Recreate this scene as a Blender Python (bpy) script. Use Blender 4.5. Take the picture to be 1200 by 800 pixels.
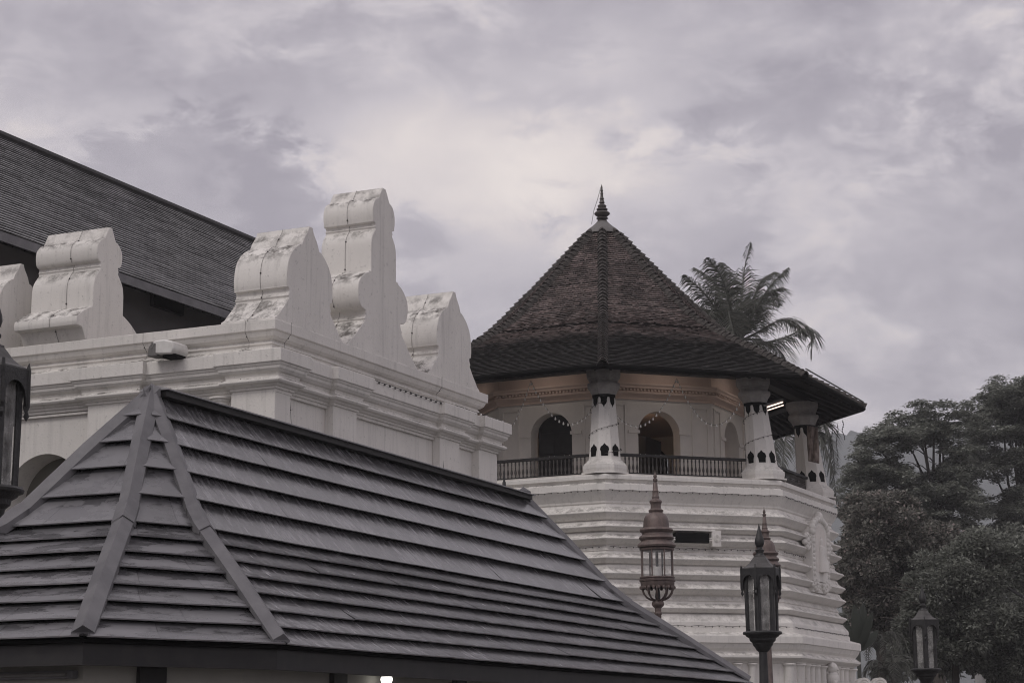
import bpy, bmesh, math, random
import numpy as np
from mathutils import Vector, Matrix
S = bpy.context.scene
for _o in list(bpy.data.objects): bpy.data.objects.remove(_o)
R = math.radians; PI = math.pi
rnd = random.Random(7)
# ------------------------------------------------------------------ camera
F, TH, RO, EYE = 2288.46, .200977, -.00806, 1.6          # focal length in photo pixels, pitch, roll, eye height
cd = bpy.data.cameras.new('camera'); cam = bpy.data.objects.new('camera', cd); S.collection.objects.link(cam)
cd.sensor_width = 36; cd.lens = F / 1200 * 36; cd.clip_start = .1; cd.clip_end = 20000
cam.matrix_world = Matrix.Translation((0, 0, EYE)) @ Matrix.Rotation(PI / 2 + TH, 4, 'X') @ Matrix.Rotation(RO, 4, 'Z')
S.camera = cam
S.view_settings.view_transform = 'Standard'; S.view_settings.look = 'None'
S.view_settings.exposure = 0.16; S.view_settings.gamma = 1.0; S.view_settings.use_curve_mapping = False
S.render.engine = 'CYCLES'
S.cycles.filter_width = 1.05; S.cycles.use_denoising = True; S.cycles.denoising_prefilter = 'ACCURATE'
S.cycles.max_bounces = 6; S.cycles.diffuse_bounces = 3; S.cycles.glossy_bounces = 3; S.cycles.transparent_max_bounces = 12
S.cycles.volume_bounces = 1; S.cycles.transmission_bounces = 4

def ray(x, y):
    x -= 600; y -= 400
    c, s = math.cos(RO), math.sin(RO); x, y = c * x + s * y, -s * x + c * y
    c, s = math.cos(TH), math.sin(TH); u = -y / F
    return Vector((x / F, c - u * s, s + u * c))
def at(x, y, Y):
    d = ray(x, y); return Vector((0, 0, EYE)) + d * (Y / d.y)

# ------------------------------------------------------------------ world
SUN_EL, SUN_AZ = R(48), R(222)     # azimuth clockwise from +Y: behind the camera, a little left
wd = bpy.data.worlds.new('World'); S.world = wd; wd.use_nodes = True
nt = wd.node_tree; N = nt.nodes; L = nt.links; N.clear()
def nd(t, **k):
    n = N.new(t)
    for a, b in k.items(): setattr(n, a, b)
    return n
def mth(op, a, b=None, clamp=False):
    n = nd('ShaderNodeMath', operation=op, use_clamp=clamp)
    for i, v in enumerate((a, b)):
        if v is None: continue
        if isinstance(v, (int, float)): n.inputs[i].default_value = v
        else: L.new(v, n.inputs[i])
    return n.outputs[0]
out = nd('ShaderNodeOutputWorld'); bg = nd('ShaderNodeBackground'); bg.inputs[1].default_value = .12
sky = nd('ShaderNodeTexSky', sky_type='NISHITA'); sky.sun_disc = False
sky.sun_elevation = SUN_EL; sky.sun_rotation = SUN_AZ; sky.altitude = 500; sky.dust_density = 3
tc = nd('ShaderNodeTexCoord')
sep = nd('ShaderNodeSeparateXYZ'); L.new(tc.outputs['Generated'], sep.inputs[0])
def noise(scale, detail, rough, dist, mul, off=(0, 0, 0)):
    mp = nd('ShaderNodeMapping'); mp.inputs['Scale'].default_value = mul; mp.inputs['Location'].default_value = off
    L.new(tc.outputs['Generated'], mp.inputs[0])
    n = nd('ShaderNodeTexNoise'); n.inputs['Scale'].default_value = scale; n.inputs['Detail'].default_value = detail
    n.inputs['Roughness'].default_value = rough; n.inputs['Distortion'].default_value = dist
    L.new(mp.outputs[0], n.inputs['Vector']); return n.outputs['Fac']
def blob(px, py, r0, r1):
    v = ray(px, py).normalized()
    d = nd('ShaderNodeVectorMath', operation='DOT_PRODUCT'); L.new(tc.outputs['Generated'], d.inputs[0]); d.inputs[1].default_value = v
    m = nd('ShaderNodeMapRange', interpolation_type='SMOOTHSTEP')
    m.inputs['From Min'].default_value = math.cos(R(r1)); m.inputs['From Max'].default_value = math.cos(R(r0))
    L.new(d.outputs['Value'], m.inputs['Value']); return m.outputs[0]
big = noise(7, 8, .58, .35, (1, 1, 2.1), (3.1, .4, .25))
fine = noise(24, 9, .62, .35, (1, 1, 1.9), (.3, 1.4, 2))
def mass(px, py, r, soft, a, b, sx=1., sz=1.):
    """a bank of cloud with a ragged edge: angular distance from a direction, disturbed by the noises"""
    v = ray(px, py).normalized()
    d = nd('ShaderNodeVectorMath', operation='SUBTRACT'); L.new(tc.outputs['Generated'], d.inputs[0]); d.inputs[1].default_value = v
    k = nd('ShaderNodeVectorMath', operation='MULTIPLY'); L.new(d.outputs[0], k.inputs[0]); k.inputs[1].default_value = (sx, 1, sz)
    l = nd('ShaderNodeVectorMath', operation='LENGTH'); L.new(k.outputs[0], l.inputs[0])
    t = mth('ADD', l.outputs['Value'], mth('MULTIPLY', mth('SUBTRACT', big, .5), a))
    t = mth('ADD', t, mth('MULTIPLY', mth('SUBTRACT', fine, .5), b))
    m = nd('ShaderNodeMapRange', interpolation_type='SMOOTHSTEP')
    m.inputs['From Min'].default_value = R(r + soft); m.inputs['From Max'].default_value = R(r - soft)
    L.new(t, m.inputs['Value']); return m.outputs[0]
f = mth('ADD', mth('MULTIPLY', big, .95), mth('MULTIPLY', fine, .80))
f = mth('SUBTRACT', f, .405)
for px, py, r, soft, a, b, sx, sz, k in (
        (660, 190, 4.2, 3.0, .10, .10, .8, 1.2, .22), (620, 215, 1.9, 1.0, .08, .10, 1, 1, .20), (480, 150, 1.2, .8, .06, .08, .7, 1.4, .14), (650, 65, 1.4, .8, .06, .08, .6, 1.6, .15), (770, 180, 1.6, .8, .06, .08, .8, 1.2, .10), (320, 195, 2.6, 1.4, .06, .08, .6, 1.5, .16), (80, 190, 2.2, 1.4, .06, .08, .7, 1.4, .10),
        (225, 285, 3.3, .5, .11, .09, .8, 1.1, -.26), (400, 290, 2.4, .7, .10, .09, .8, 1.1, -.14), (545, 345, 3.0, .8, .10, .08, .9, 1, -.16), (900, 45, 5.0, 1.2, .14, .12, .6, 1.6, -.15), (980, 150, 2.6, .7, .10, .10, .7, 1.4, -.10), (470, 90, 3.0, .8, .12, .1, .6, 1.6, -.10),
        (1000, 330, 6.5, 2.5, .12, .08, .8, 1, -.10), (800, 250, 2.6, .6, .10, .09, .8, 1.1, -.15), (1120, 300, 3.4, 1.0, .10, .09, .7, 1.2, -.08), (120, 60, 5.0, 2.5, .12, .1, .6, 1.5, -.07), (1080, 200, 3.0, 1.5, .1, .1, .6, 1.5, .08)):
    f = mth('ADD', f, mth('MULTIPLY', mass(px, py, r, soft, a, b, sx, sz), k))
cr = nd('ShaderNodeValToRGB'); L.new(f, cr.inputs[0])
els = cr.color_ramp.elements
els[0].position = .12; els[0].color = (.262, .241, .274, 1)
els[1].position = .95; els[1].color = (.64, .58, .55, 1)
for p, c in ((.36, (.347, .322, .353, 1)), (.52, (.434, .402, .425, 1)), (.68, (.532, .484, .480, 1))):
    e = els.new(p); e.color = c
ov = nd('ShaderNodeMapRange'); ov.inputs['From Min'].default_value = .38; ov.inputs['From Max'].default_value = 1
ov.inputs['To Min'].default_value = 11; ov.inputs['To Max'].default_value = 13; L.new(sep.outputs['Z'], ov.inputs['Value'])
vm = nd('ShaderNodeVectorMath', operation='SCALE'); L.new(cr.outputs[0], vm.inputs[0]); L.new(ov.outputs[0], vm.inputs['Scale'])
mx = nd('ShaderNodeMix', data_type='RGBA'); mx.inputs[0].default_value = .94
L.new(sky.outputs[0], mx.inputs[6]); L.new(vm.outputs[0], mx.inputs[7])
L.new(mx.outputs[2], bg.inputs[0]); L.new(bg.outputs[0], out.inputs[0])
# ------------------------------------------------------------------ sun (thin overcast)
sl = bpy.data.lights.new('sun', 'SUN'); sl.energy = .82; sl.angle = R(22); sl.color = (1, .96, .92)
so = bpy.data.objects.new('sun', sl); S.collection.objects.link(so)
so.rotation_euler = Vector((-math.sin(SUN_AZ) * math.cos(SUN_EL), -math.cos(SUN_AZ) * math.cos(SUN_EL), -math.sin(SUN_EL))).to_track_quat('-Z', 'Y').to_euler()

# ------------------------------------------------------------------ materials
def mat(name, col, rough=.7, spec=.4, metal=0., var=None, nscale=3., mul=(1, 1, 1), amt=.5, bump=0., bscale=40., coord='Object', **kw):
    """principled material: base colour, a second colour 'var' mixed in by stretched noise, fine bump"""
    m = bpy.data.materials.new(name); m.use_nodes = True
    t = m.node_tree; p = t.nodes['Principled BSDF']
    p.inputs['Base Color'].default_value = (*col, 1); p.inputs['Roughness'].default_value = rough
    p.inputs['Specular IOR Level'].default_value = spec; p.inputs['Metallic'].default_value = metal
    m['nodes'] = 1
    c = t.nodes.new('ShaderNodeTexCoord')
    mp = t.nodes.new('ShaderNodeMapping'); mp.inputs['Scale'].default_value = mul
    t.links.new(c.outputs[coord], mp.inputs[0])
    if var:
        n = t.nodes.new('ShaderNodeTexNoise'); n.inputs['Scale'].default_value = nscale; n.inputs['Detail'].default_value = 7; n.inputs['Roughness'].default_value = .62
        t.links.new(mp.outputs[0], n.inputs['Vector'])
        r = t.nodes.new('ShaderNodeMapRange'); r.inputs['From Min'].default_value = kw.get('lo', .38); r.inputs['From Max'].default_value = kw.get('hi', .68)
        r.inputs['To Max'].default_value = amt
        t.links.new(n.outputs['Fac'], r.inputs['Value'])
        x = t.nodes.new('ShaderNodeMix'); x.data_type = 'RGBA'; x.inputs[6].default_value = (*col, 1); x.inputs[7].default_value = (*var, 1)
        t.links.new(r.outputs[0], x.inputs[0]); t.links.new(x.outputs[2], p.inputs['Base Color'])
        m['mix'] = x.name
        if kw.get('rvar'):
            r2 = t.nodes.new('ShaderNodeMapRange'); r2.inputs['To Min'].default_value = rough; r2.inputs['To Max'].default_value = kw['rvar']
            t.links.new(r.outputs[0], r2.inputs['Value']); t.links.new(r2.outputs[0], p.inputs['Roughness'])
    if bump:
        b = t.nodes.new('ShaderNodeTexNoise'); b.inputs['Scale'].default_value = bscale; b.inputs['Detail'].default_value = 5
        t.links.new(c.outputs[coord], b.inputs['Vector'])
        k = t.nodes.new('ShaderNodeBump'); k.inputs['Strength'].default_value = bump; k.inputs['Distance'].default_value = kw.get('bdist', .02)
        t.links.new(b.outputs['Fac'], k.inputs['Height']); t.links.new(k.outputs[0], p.inputs['Normal'])
    return m
def boards(m, w, h):
    t = m.node_tree; p = t.nodes['Principled BSDF']; nn = t.nodes.new; lk = t.links.new
    src = p.inputs['Base Color'].links[0].from_socket
    c = nn('ShaderNodeTexCoord'); b = nn('ShaderNodeTexBrick'); b.inputs['Scale'].default_value = 1; b.inputs['Brick Width'].default_value = w; b.inputs['Row Height'].default_value = h
    b.inputs['Mortar Size'].default_value = .005; b.inputs['Mortar Smooth'].default_value = .3; b.offset = .37; b.offset_frequency = 2; b.squash = .8; b.squash_frequency = 3
    b.inputs['Color1'].default_value = (1.12, 1.12, 1.12, 1); b.inputs['Color2'].default_value = (.72, .72, .72, 1); b.inputs['Mortar'].default_value = (.2, .2, .2, 1)
    lk(c.outputs['UV'], b.inputs['Vector'])
    x = nn('ShaderNodeMix'); x.data_type = 'RGBA'; x.blend_type = 'MULTIPLY'; x.inputs[0].default_value = 1; lk(src, x.inputs[6]); lk(b.outputs['Color'], x.inputs[7]); lk(x.outputs[2], p.inputs['Base Color'])
    return m
def plaster(name, col, grime, topdirt=1.0):
    """old lime-washed masonry: broad tone patches, rain streaks, black mould blotches that sit on the up-facing tops"""
    m = mat(name, col, .82, .25, bump=.25, bscale=26, bdist=.015)
    t = m.node_tree; p = t.nodes['Principled BSDF']; nn = t.nodes.new; lk = t.links.new
    c = nn('ShaderNodeTexCoord')
    def nz(scale, mul, det=6, lo=.4, hi=.7, rough=.6):
        mp = nn('ShaderNodeMapping'); mp.inputs['Scale'].default_value = mul; lk(c.outputs['Object'], mp.inputs[0])
        n = nn('ShaderNodeTexNoise'); n.inputs['Scale'].default_value = scale; n.inputs['Detail'].default_value = det; n.inputs['Roughness'].default_value = rough
        lk(mp.outputs[0], n.inputs['Vector'])
        r = nn('ShaderNodeMapRange'); r.inputs['From Min'].default_value = lo; r.inputs['From Max'].default_value = hi; lk(n.outputs['Fac'], r.inputs['Value'])
        return r.outputs[0]
    def mul_(a, b):
        n = nn('ShaderNodeMath'); n.operation = 'MULTIPLY'
        for i, v in enumerate((a, b)):
            if isinstance(v, (int, float)): n.inputs[i].default_value = v
            else: lk(v, n.inputs[i])
        return n.outputs[0]
    def mix(fac, a, b):
        x = nn('ShaderNodeMix'); x.data_type = 'RGBA'; lk(fac, x.inputs[0])
        for i, v in ((6, a), (7, b)):
            if isinstance(v, tuple): x.inputs[i].default_value = (*v, 1)
            else: lk(v, x.inputs[i])
        return x.outputs[2]
    g = mul_(nz(1.1, (1, 1, .6)), .55)
    col1 = mix(g, col, tuple(a * .82 for a in col))
    st = mul_(nz(9, (1, 1, .06), 6, .53, .76), 0.65 * grime)
    col2 = mix(st, col1, tuple(a * .45 for a in col))
    sp = mul_(nz(13, (1, 1, 1), 9, .575, .68, .74), .8 * grime)
    col3 = mix(sp, col2, tuple(a * .35 for a in col))
    gm = nn('ShaderNodeNewGeometry'); sx = nn('ShaderNodeSeparateXYZ'); lk(gm.outputs['True Normal'], sx.inputs[0])
    up = nn('ShaderNodeMapRange'); up.inputs['From Min'].default_value = .3; up.inputs['From Max'].default_value = .75; lk(sx.outputs['Z'], up.inputs['Value'])
    md = mul_(mul_(up.outputs[0], nz(3.3, (1, 1, 1), 10, .45, .60, .74)), .9 * topdirt)
    col4 = mix(md, col3, (.075, .068, .06))
    lk(col4, p.inputs['Base Color'])
    return m
M = {}
M['white'] = plaster('white_plaster', (.75, .725, .685), .6)
M['tower'] = plaster('tower_plaster', (.78, .755, .715), .55, .6)
M['drum'] = mat('drum_plaster', (.74, .70, .655), .85, .2, var=(.62, .585, .55), nscale=2, amt=.6, bump=.15)
M['warm_lit'] = mat('warm_lit_plaster', (.68, .53, .45), .85, .2, var=(.56, .43, .37), nscale=2, amt=.6)  # same wall as the drum; warm lamp glow put into the colour
M['pillar'] = plaster('pillar_plaster', (.75, .725, .69), .5, .4)
M['capital'] = mat('capital_stone', (.40, .385, .375), .85, .2, var=(.24, .23, .225), nscale=5, amt=.7, bump=.3)
M['slate'] = mat('wet_slate_boards', (.070, .068, .072), .24, 1.0, var=(.32, .313, .325), nscale=4.2, mul=(3.0, .7, 1), amt=.75, coord='UV', lo=.46, hi=.74, rvar=.30, bump=.25, bscale=7, bdist=.03)
M['slate_smooth'] = mat('wet_smooth_slate', (.085, .083, .088), .24, 1.0, var=(.15, .146, .154), nscale=1.6, mul=(1, 2.2, 1), amt=.9, coord='UV', lo=.47, hi=.53, rvar=.42, bump=.25, bscale=3, bdist=.03)
boards(M['slate'], 1.15, .48); boards(M['slate_smooth'], .95, .48)
M['slate_edge'] = mat('slate_edge_highlight', (.34, .33, .34), .5, .4, var=(.12, .117, .12), nscale=3, amt=.7)  # pale lip edges: bright edge highlights put into the colour
M['flash'] = mat('lead_flashing', (.105, .102, .108), .5, .5, var=(.19, .185, .19), nscale=3, amt=.6, bump=.1)
M['ridge'] = mat('pale_ridge_lead', (.34, .335, .345), .5, .4, var=(.22, .215, .22), nscale=5, amt=.6)
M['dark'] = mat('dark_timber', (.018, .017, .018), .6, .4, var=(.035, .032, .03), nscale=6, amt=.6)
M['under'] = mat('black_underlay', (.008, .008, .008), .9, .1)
M['rail'] = mat('turned_timber', (.050, .045, .043), .6, .4, var=(.10, .09, .085), nscale=9, amt=.7)
M['copper'] = mat('weathered_copper', (.165, .124, .112), .5, .5, .3, var=(.075, .062, .058), nscale=14, mul=(1, 1, .4), amt=.8, bump=.2)
M['iron'] = mat('black_iron', (.022, .022, .023), .5, .5, .2, var=(.05, .048, .046), nscale=18, amt=.6, bump=.25, bscale=60)
M['ironroof'] = mat('grey_iron_sheet', (.085, .082, .080), .55, .45, .2, var=(.05, .048, .046), nscale=14, amt=.7, bump=.2)
M['olive'] = mat('pavilion_wall_paint', (.36, .35, .32), .8, .3, var=(.30, .29, .265), nscale=3, amt=.5)
M['hallwall'] = mat('grey_hall_wall', (.115, .110, .110), .85, .2, var=(.09, .085, .085), nscale=1.5, amt=.6)
M['lightbox'] = mat('white_housing', (.70, .69, .66), .5, .4, var=(.5, .48, .45), nscale=8, amt=.5)
M['wire'] = mat('wire', (.085, .08, .076), .6, .3)
M['bulb'] = mat('clear_bulb', (.78, .76, .72), .2, .6)
M['bark'] = mat('bark', (.050, .043, .038), .9, .1, var=(.09, .08, .07), nscale=8, amt=.6)
M['ground'] = mat('paving', (.12, .115, .11), .85, .2, var=(.08, .077, .075), nscale=.8, amt=.7)
M['hill'] = mat('forest_hill', (.085, .097, .100), .95, .05, var=(.115, .128, .13), nscale=.03, amt=.6)  # pale: part of the distance haze is put into the colour
M['gold'] = mat('bronze_finial', (.075, .068, .062), .5, .5, .2, var=(.14, .12, .11), nscale=18, amt=.6)
M['cap'] = mat('grey_lead_cap', (.17, .163, .158), .7, .3, var=(.12, .115, .11), nscale=9, amt=.7)
M['housewall'] = mat('house_wall', (.55, .54, .52), .8, .2, var=(.4, .39, .38), nscale=2, amt=.5)
M['sheet'] = mat('sheet_roof', (.17, .18, .18), .6, .4, var=(.11, .115, .115), nscale=4, amt=.6)
M['banner'] = mat('banner_cloth', (.30, .25, .22), .9, .1, var=(.10, .07, .06), nscale=9, mul=(1, 1, .5), amt=.9)
M['husk'] = mat('palm_trunk', (.10, .09, .08), .9, .1, var=(.06, .055, .05), nscale=6, mul=(1, 1, 4), amt=.7)
def glassy(name, alpha, col=(.55, .55, .55)):
    m = bpy.data.materials.new(name); m.use_nodes = True; t = m.node_tree
    p = t.nodes['Principled BSDF']; p.inputs['Base Color'].default_value = (*col, 1); p.inputs['Roughness'].default_value = .12
    c = t.nodes.new('ShaderNodeTexCoord'); n = t.nodes.new('ShaderNodeTexNoise'); n.inputs['Scale'].default_value = 9; n.inputs['Detail'].default_value = 5
    t.links.new(c.outputs['Object'], n.inputs['Vector'])
    r = t.nodes.new('ShaderNodeMapRange'); r.inputs['From Min'].default_value = .35; r.inputs['From Max'].default_value = .7
    r.inputs['To Min'].default_value = alpha * .5; r.inputs['To Max'].default_value = min(1, alpha * 1.7)
    t.links.new(n.outputs['Fac'], r.inputs['Value']); t.links.new(r.outputs[0], p.inputs['Alpha'])
    return m
M['glass'] = glassy('lantern_glass', .16)
M['dirtyglass'] = glassy('dusty_lantern_glass', .30, (.60, .59, .57))
def emit(name, col, s):
    m = bpy.data.materials.new(name); m.use_nodes = True; p = m.node_tree.nodes['Principled BSDF']
    p.inputs['Emission Color'].default_value = (*col, 1); p.inputs['Emission Strength'].default_value = s; return m
M['tube'] = emit('lit_tube', (1, .72, .62), 1.3)
M['lamp'] = emit('lit_lamp', (1, .96, .9), 4.0)
def leafmat(name, c1, c2, c3=None):
    """leaf colour varies from leaf to leaf (random per island)"""
    m = bpy.data.materials.new(name); m.use_nodes = True; t = m.node_tree; p = t.nodes['Principled BSDF']
    p.inputs['Roughness'].default_value = .6; p.inputs['Specular IOR Level'].default_value = .3
    g = t.nodes.new('ShaderNodeNewGeometry'); r = t.nodes.new('ShaderNodeValToRGB'); t.links.new(g.outputs['Random Per Island'], r.inputs[0])
    r.color_ramp.elements[0].color = (*c1, 1); r.color_ramp.elements[1].color = (*c2, 1)
    if c3: e = r.color_ramp.elements.new(.85); e.color = (*c2, 1); r.color_ramp.elements[-1].color = (*c3, 1)
    t.links.new(r.outputs[0], p.inputs['Base Color'])
    tr = t.nodes.new('ShaderNodeBsdfTranslucent'); t.links.new(r.outputs[0], tr.inputs[0]); ad = t.nodes.new('ShaderNodeMixShader'); ad.inputs[0].default_value = .4
    t.links.new(p.outputs[0], ad.inputs[1]); t.links.new(tr.outputs[0], ad.inputs[2]); t.links.new(ad.outputs[0], t.nodes['Material Output'].inputs[0])
    return m
M['rain'] = leafmat('rain_tree_leaf', (.08, .088, .072), (.32, .335, .29))
M['red'] = leafmat('reddish_leaf', (.045, .046, .039), (.27, .268, .235), (.46, .38, .36))
M['green'] = leafmat('dull_green_leaf', (.045, .05, .04), (.31, .325, .28))
M['palm'] = leafmat('palm_leaf', (.05, .053, .045), (.20, .205, .18))
M['banana'] = leafmat('broad_leaf', (.045, .052, .042), (.07, .08, .065))
def tile_mat(name, cA, cB, mort, sx, sy, mossZ=None, moss=(.02, .02, .019), var=.6, rough=.8, ms=.006):
    """courses of small tiles by UV (metres): tile-to-tile colour, dark joints; optional mossy lower band by height"""
    m = mat(name, cA, rough, .25); t = m.node_tree; p = t.nodes['Principled BSDF']; nn = t.nodes.new; lk = t.links.new
    c = nn('ShaderNodeTexCoord')
    b = nn('ShaderNodeTexBrick'); b.inputs['Scale'].default_value = 1; b.inputs['Brick Width'].default_value = sx; b.inputs['Row Height'].default_value = sy
    b.inputs['Mortar Size'].default_value = ms; b.inputs['Color1'].default_value = (*cA, 1); b.inputs['Color2'].default_value = (*cB, 1); b.inputs['Mortar'].default_value = (*mort, 1); b.inputs['Bias'].default_value = 0
    lk(c.outputs['UV'], b.inputs['Vector'])
    n = nn('ShaderNodeTexNoise'); n.inputs['Scale'].default_value = 1.3; n.inputs['Detail'].default_value = 8; n.inputs['Roughness'].default_value = .65
    lk(c.outputs['Object'], n.inputs['Vector'])
    r = nn('ShaderNodeMapRange'); r.inputs['From Min'].default_value = .36; r.inputs['From Max'].default_value = .66; r.inputs['To Max'].default_value = var
    lk(n.outputs['Fac'], r.inputs['Value'])
    x = nn('ShaderNodeMix'); x.data_type = 'RGBA'; lk(r.outputs[0], x.inputs[0]); lk(b.outputs['Color'], x.inputs[6]); x.inputs[7].default_value = (*moss, 1)
    last = x.outputs[2]
    if mossZ:
        s = nn('ShaderNodeSeparateXYZ'); lk(c.outputs['Object'], s.inputs[0])
        a = nn('ShaderNodeMath'); a.operation = 'MULTIPLY_ADD'; lk(n.outputs['Fac'], a.inputs[0]); a.inputs[1].default_value = 1.6; lk(s.outputs['Z'], a.inputs[2])
        r2 = nn('ShaderNodeMapRange'); r2.inputs['From Min'].default_value = mossZ + .8; r2.inputs['From Max'].default_value = mossZ + .45; lk(a.outputs[0], r2.inputs['Value'])
        n3 = nn('ShaderNodeTexNoise'); n3.inputs['Scale'].default_value = 5; n3.inputs['Detail'].default_value = 8
        mp3 = nn('ShaderNodeMapping'); mp3.inputs['Scale'].default_value = (1, 1, 2.5); lk(c.outputs['Object'], mp3.inputs[0]); lk(mp3.outputs[0], n3.inputs['Vector'])
        r3 = nn('ShaderNodeMapRange'); r3.inputs['From Min'].default_value = .56; r3.inputs['From Max'].default_value = .70; lk(n3.outputs['Fac'], r3.inputs['Value'])
        xm = nn('ShaderNodeMix'); xm.data_type = 'RGBA'; lk(r3.outputs[0], xm.inputs[0]); xm.inputs[6].default_value = (*moss, 1); xm.inputs[7].default_value = (.07, .065, .06, 1)
        x2 = nn('ShaderNodeMix'); x2.data_type = 'RGBA'; lk(r2.outputs[0], x2.inputs[0]); lk(last, x2.inputs[6]); lk(xm.outputs[2], x2.inputs[7]); last = x2.outputs[2]
    lk(last, p.inputs['Base Color']); return m
M['tower_tile'] = tile_mat('old_clay_tiles', (.255, .205, .192), (.095, .080, .075), (.018, .015, .014), .21, .108, mossZ=13.15, moss=(.020, .019, .018), var=.5)
M['hip_tile'] = mat('hip_tiles', (.030, .027, .025), .8, .2, var=(.13, .118, .11), nscale=7, amt=.6, bump=.3)
M['hall_tile'] = tile_mat('grey_flat_tiles', (.46, .456, .458), (.34, .337, .34), (.03, .03, .03), .30, .1412, moss=(.30, .297, .299), var=.5, rough=.45, ms=.014)  # dark joint lines carry the course steps' shade in the colour

# ------------------------------------------------------------------ builders
COL = S.collection
ROOT = {}
def tag(o, label=None, cat=None, group=None, kind=None):
    for k, v in (('label', label), ('category', cat), ('group', group), ('kind', kind)):
        if v: o[k] = v
    return o
def thing(name, label, cat, loc=(0, 0, 0), rz=0., group=None):
    o = bpy.data.objects.new(name, None); COL.objects.link(o); o.location = loc; o.rotation_euler = (0, 0, rz); o.empty_display_size = .3
    ROOT[o.name] = Matrix.Translation(loc) @ Matrix.Rotation(rz, 4, 'Z')
    return tag(o, label, cat, group)
def copy_tree(o, parent=None):
    c = o.copy(); COL.objects.link(c)
    if parent is not None: c.parent = parent
    for ch in o.children: copy_tree(ch, c)
    return c
class MB:
    def __init__(s, root=None):
        s.bm = bmesh.new(); s.uv = None; s.root = root
    def v(s, p): return s.bm.verts.new(p)
    def f(s, vs):
        try: return s.bm.faces.new(vs)
        except ValueError: return None
    def face(s, pts, uvs=None):
        fc = s.f([s.v(p) for p in pts])
        if uvs and fc:
            if s.uv is None: s.uv = s.bm.loops.layers.uv.new('UVMap')
            for l, u in zip(fc.loops, uvs): l[s.uv].uv = u
        return fc
    def box(s, c, size, rz=0., ax=None):
        c = Vector(c)
        if ax is None: ax = (Vector((math.cos(rz), math.sin(rz), 0)), Vector((-math.sin(rz), math.cos(rz), 0)), Vector((0, 0, 1)))
        h = [a * d / 2 for a, d in zip(ax, size)]
        vs = [s.v(c + h[0] * i + h[1] * j + h[2] * k) for i in (-1, 1) for j in (-1, 1) for k in (-1, 1)]
        for q in ((0, 1, 3, 2), (4, 6, 7, 5), (0, 4, 5, 1), (2, 3, 7, 6), (0, 2, 6, 4), (1, 5, 7, 3)): s.f([vs[i] for i in q])
    def rings(s, rings, caps=(True, True), closed=True):
        vr = [[s.v(p) for p in r] for r in rings]; n = len(vr[0])
        for a, b in zip(vr, vr[1:]):
            for i in range(n if closed else n - 1):
                j = (i + 1) % n; s.f([a[i], a[j], b[j], b[i]])
        if caps[0]: s.f(vr[0][::-1])
        if caps[1]: s.f(vr[-1])
    def lathe(s, prof, c=(0, 0, 0), n=24, a0=0., caps=(True, True)):
        s.rings([[(c[0] + r * math.cos(a0 + 2 * PI * i / n), c[1] + r * math.sin(a0 + 2 * PI * i / n), c[2] + z) for i in range(n)] for r, z in prof], caps)
    def tube(s, pts, r, n=6, r2=None):
        pts = [Vector(p) for p in pts]; m = len(pts); rg = []
        t0 = None
        for i, p in enumerate(pts):
            t = (pts[min(i + 1, m - 1)] - pts[max(i - 1, 0)]); t = t.normalized() if t.length else Vector((0, 0, 1))
            a = t.orthogonal().normalized() if t0 is None else (t0 - t * t0.dot(t)).normalized()
            t0 = a; b = t.cross(a)
            rr = r if r2 is None else r + (r2 - r) * i / max(1, m - 1)
            rg.append([p + (a * math.cos(2 * PI * k / n) + b * math.sin(2 * PI * k / n)) * rr for k in range(n)])
        s.rings(rg)
    def prism(s, prof, place, d0, d1):
        """extrude a closed 2-D profile; place(a, b, d) -> point"""
        A = [s.v(place(a, b, d0)) for a, b in prof]; B = [s.v(place(a, b, d1)) for a, b in prof]; n = len(prof)
        for i in range(n): j = (i + 1) % n; s.f([A[i], A[j], B[j], B[i]])
        s.f(A[::-1]); s.f(B)
    def sweep(s, path, prof, closed=False, z0=0.):
        """mitred moulding: path in plan, prof = (outward, z); outward = right of travel"""
        P = [Vector((p[0], p[1])) for p in path]; n = len(P); rg = []
        nrm = []
        for i in range(n if closed else n - 1):
            d = (P[(i + 1) % n] - P[i]).normalized(); nrm.append(Vector((d.y, -d.x)))
        for i in range(n):
            if closed: a, b = nrm[i - 1], nrm[i]
            else: a, b = nrm[max(i - 1, 0)], nrm[min(i, n - 2)]
            m = (a + b); m = m / max(.2, m.dot(a)) if m.length > 1e-6 else a
            rg.append([(P[i].x + m.x * o, P[i].y + m.y * o, z0 + z) for o, z in prof])
        if closed: rg.append(rg[0])
        s.rings(rg, (not closed, not closed), closed=False)
    def ball(s, c, r, n=8, m=5, sq=1.):
        s.lathe([(max(1e-4, r * math.sin(PI * i / m)), -r * sq * math.cos(PI * i / m)) for i in range(m + 1)], c, n)
    def build(s, name, m, parent=None, smooth=None, label=None, bevel=0., recalc=True, origin=None):
        bm = s.bm
        if recalc: bmesh.ops.recalc_face_normals(bm, faces=bm.faces)
        me = bpy.data.meshes.new(name)
        root = parent
        while root is not None and root.parent is not None: root = root.parent
        if root is not None and root.name in ROOT and s.root != 'local': bm.transform(ROOT[root.name].inverted())
        if parent is None and origin is not None: bm.transform(Matrix.Translation(-Vector(origin)))
        bm.to_mesh(me); bm.free()
        if smooth:
            me.polygons.foreach_set('use_smooth', [True] * len(me.polygons)); me.set_sharp_from_angle(angle=R(smooth))
        me.materials.append(m)
        o = bpy.data.objects.new(name, me); COL.objects.link(o)
        if parent is not None: o.parent = parent
        elif origin is not None: o.location = origin
        if label: o['label'] = label
        if bevel:
            b = o.modifiers.new('bevel', 'BEVEL'); b.width = bevel; b.segments = 2; b.limit_method = 'ANGLE'; b.angle_limit = R(40)
        return o
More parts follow.
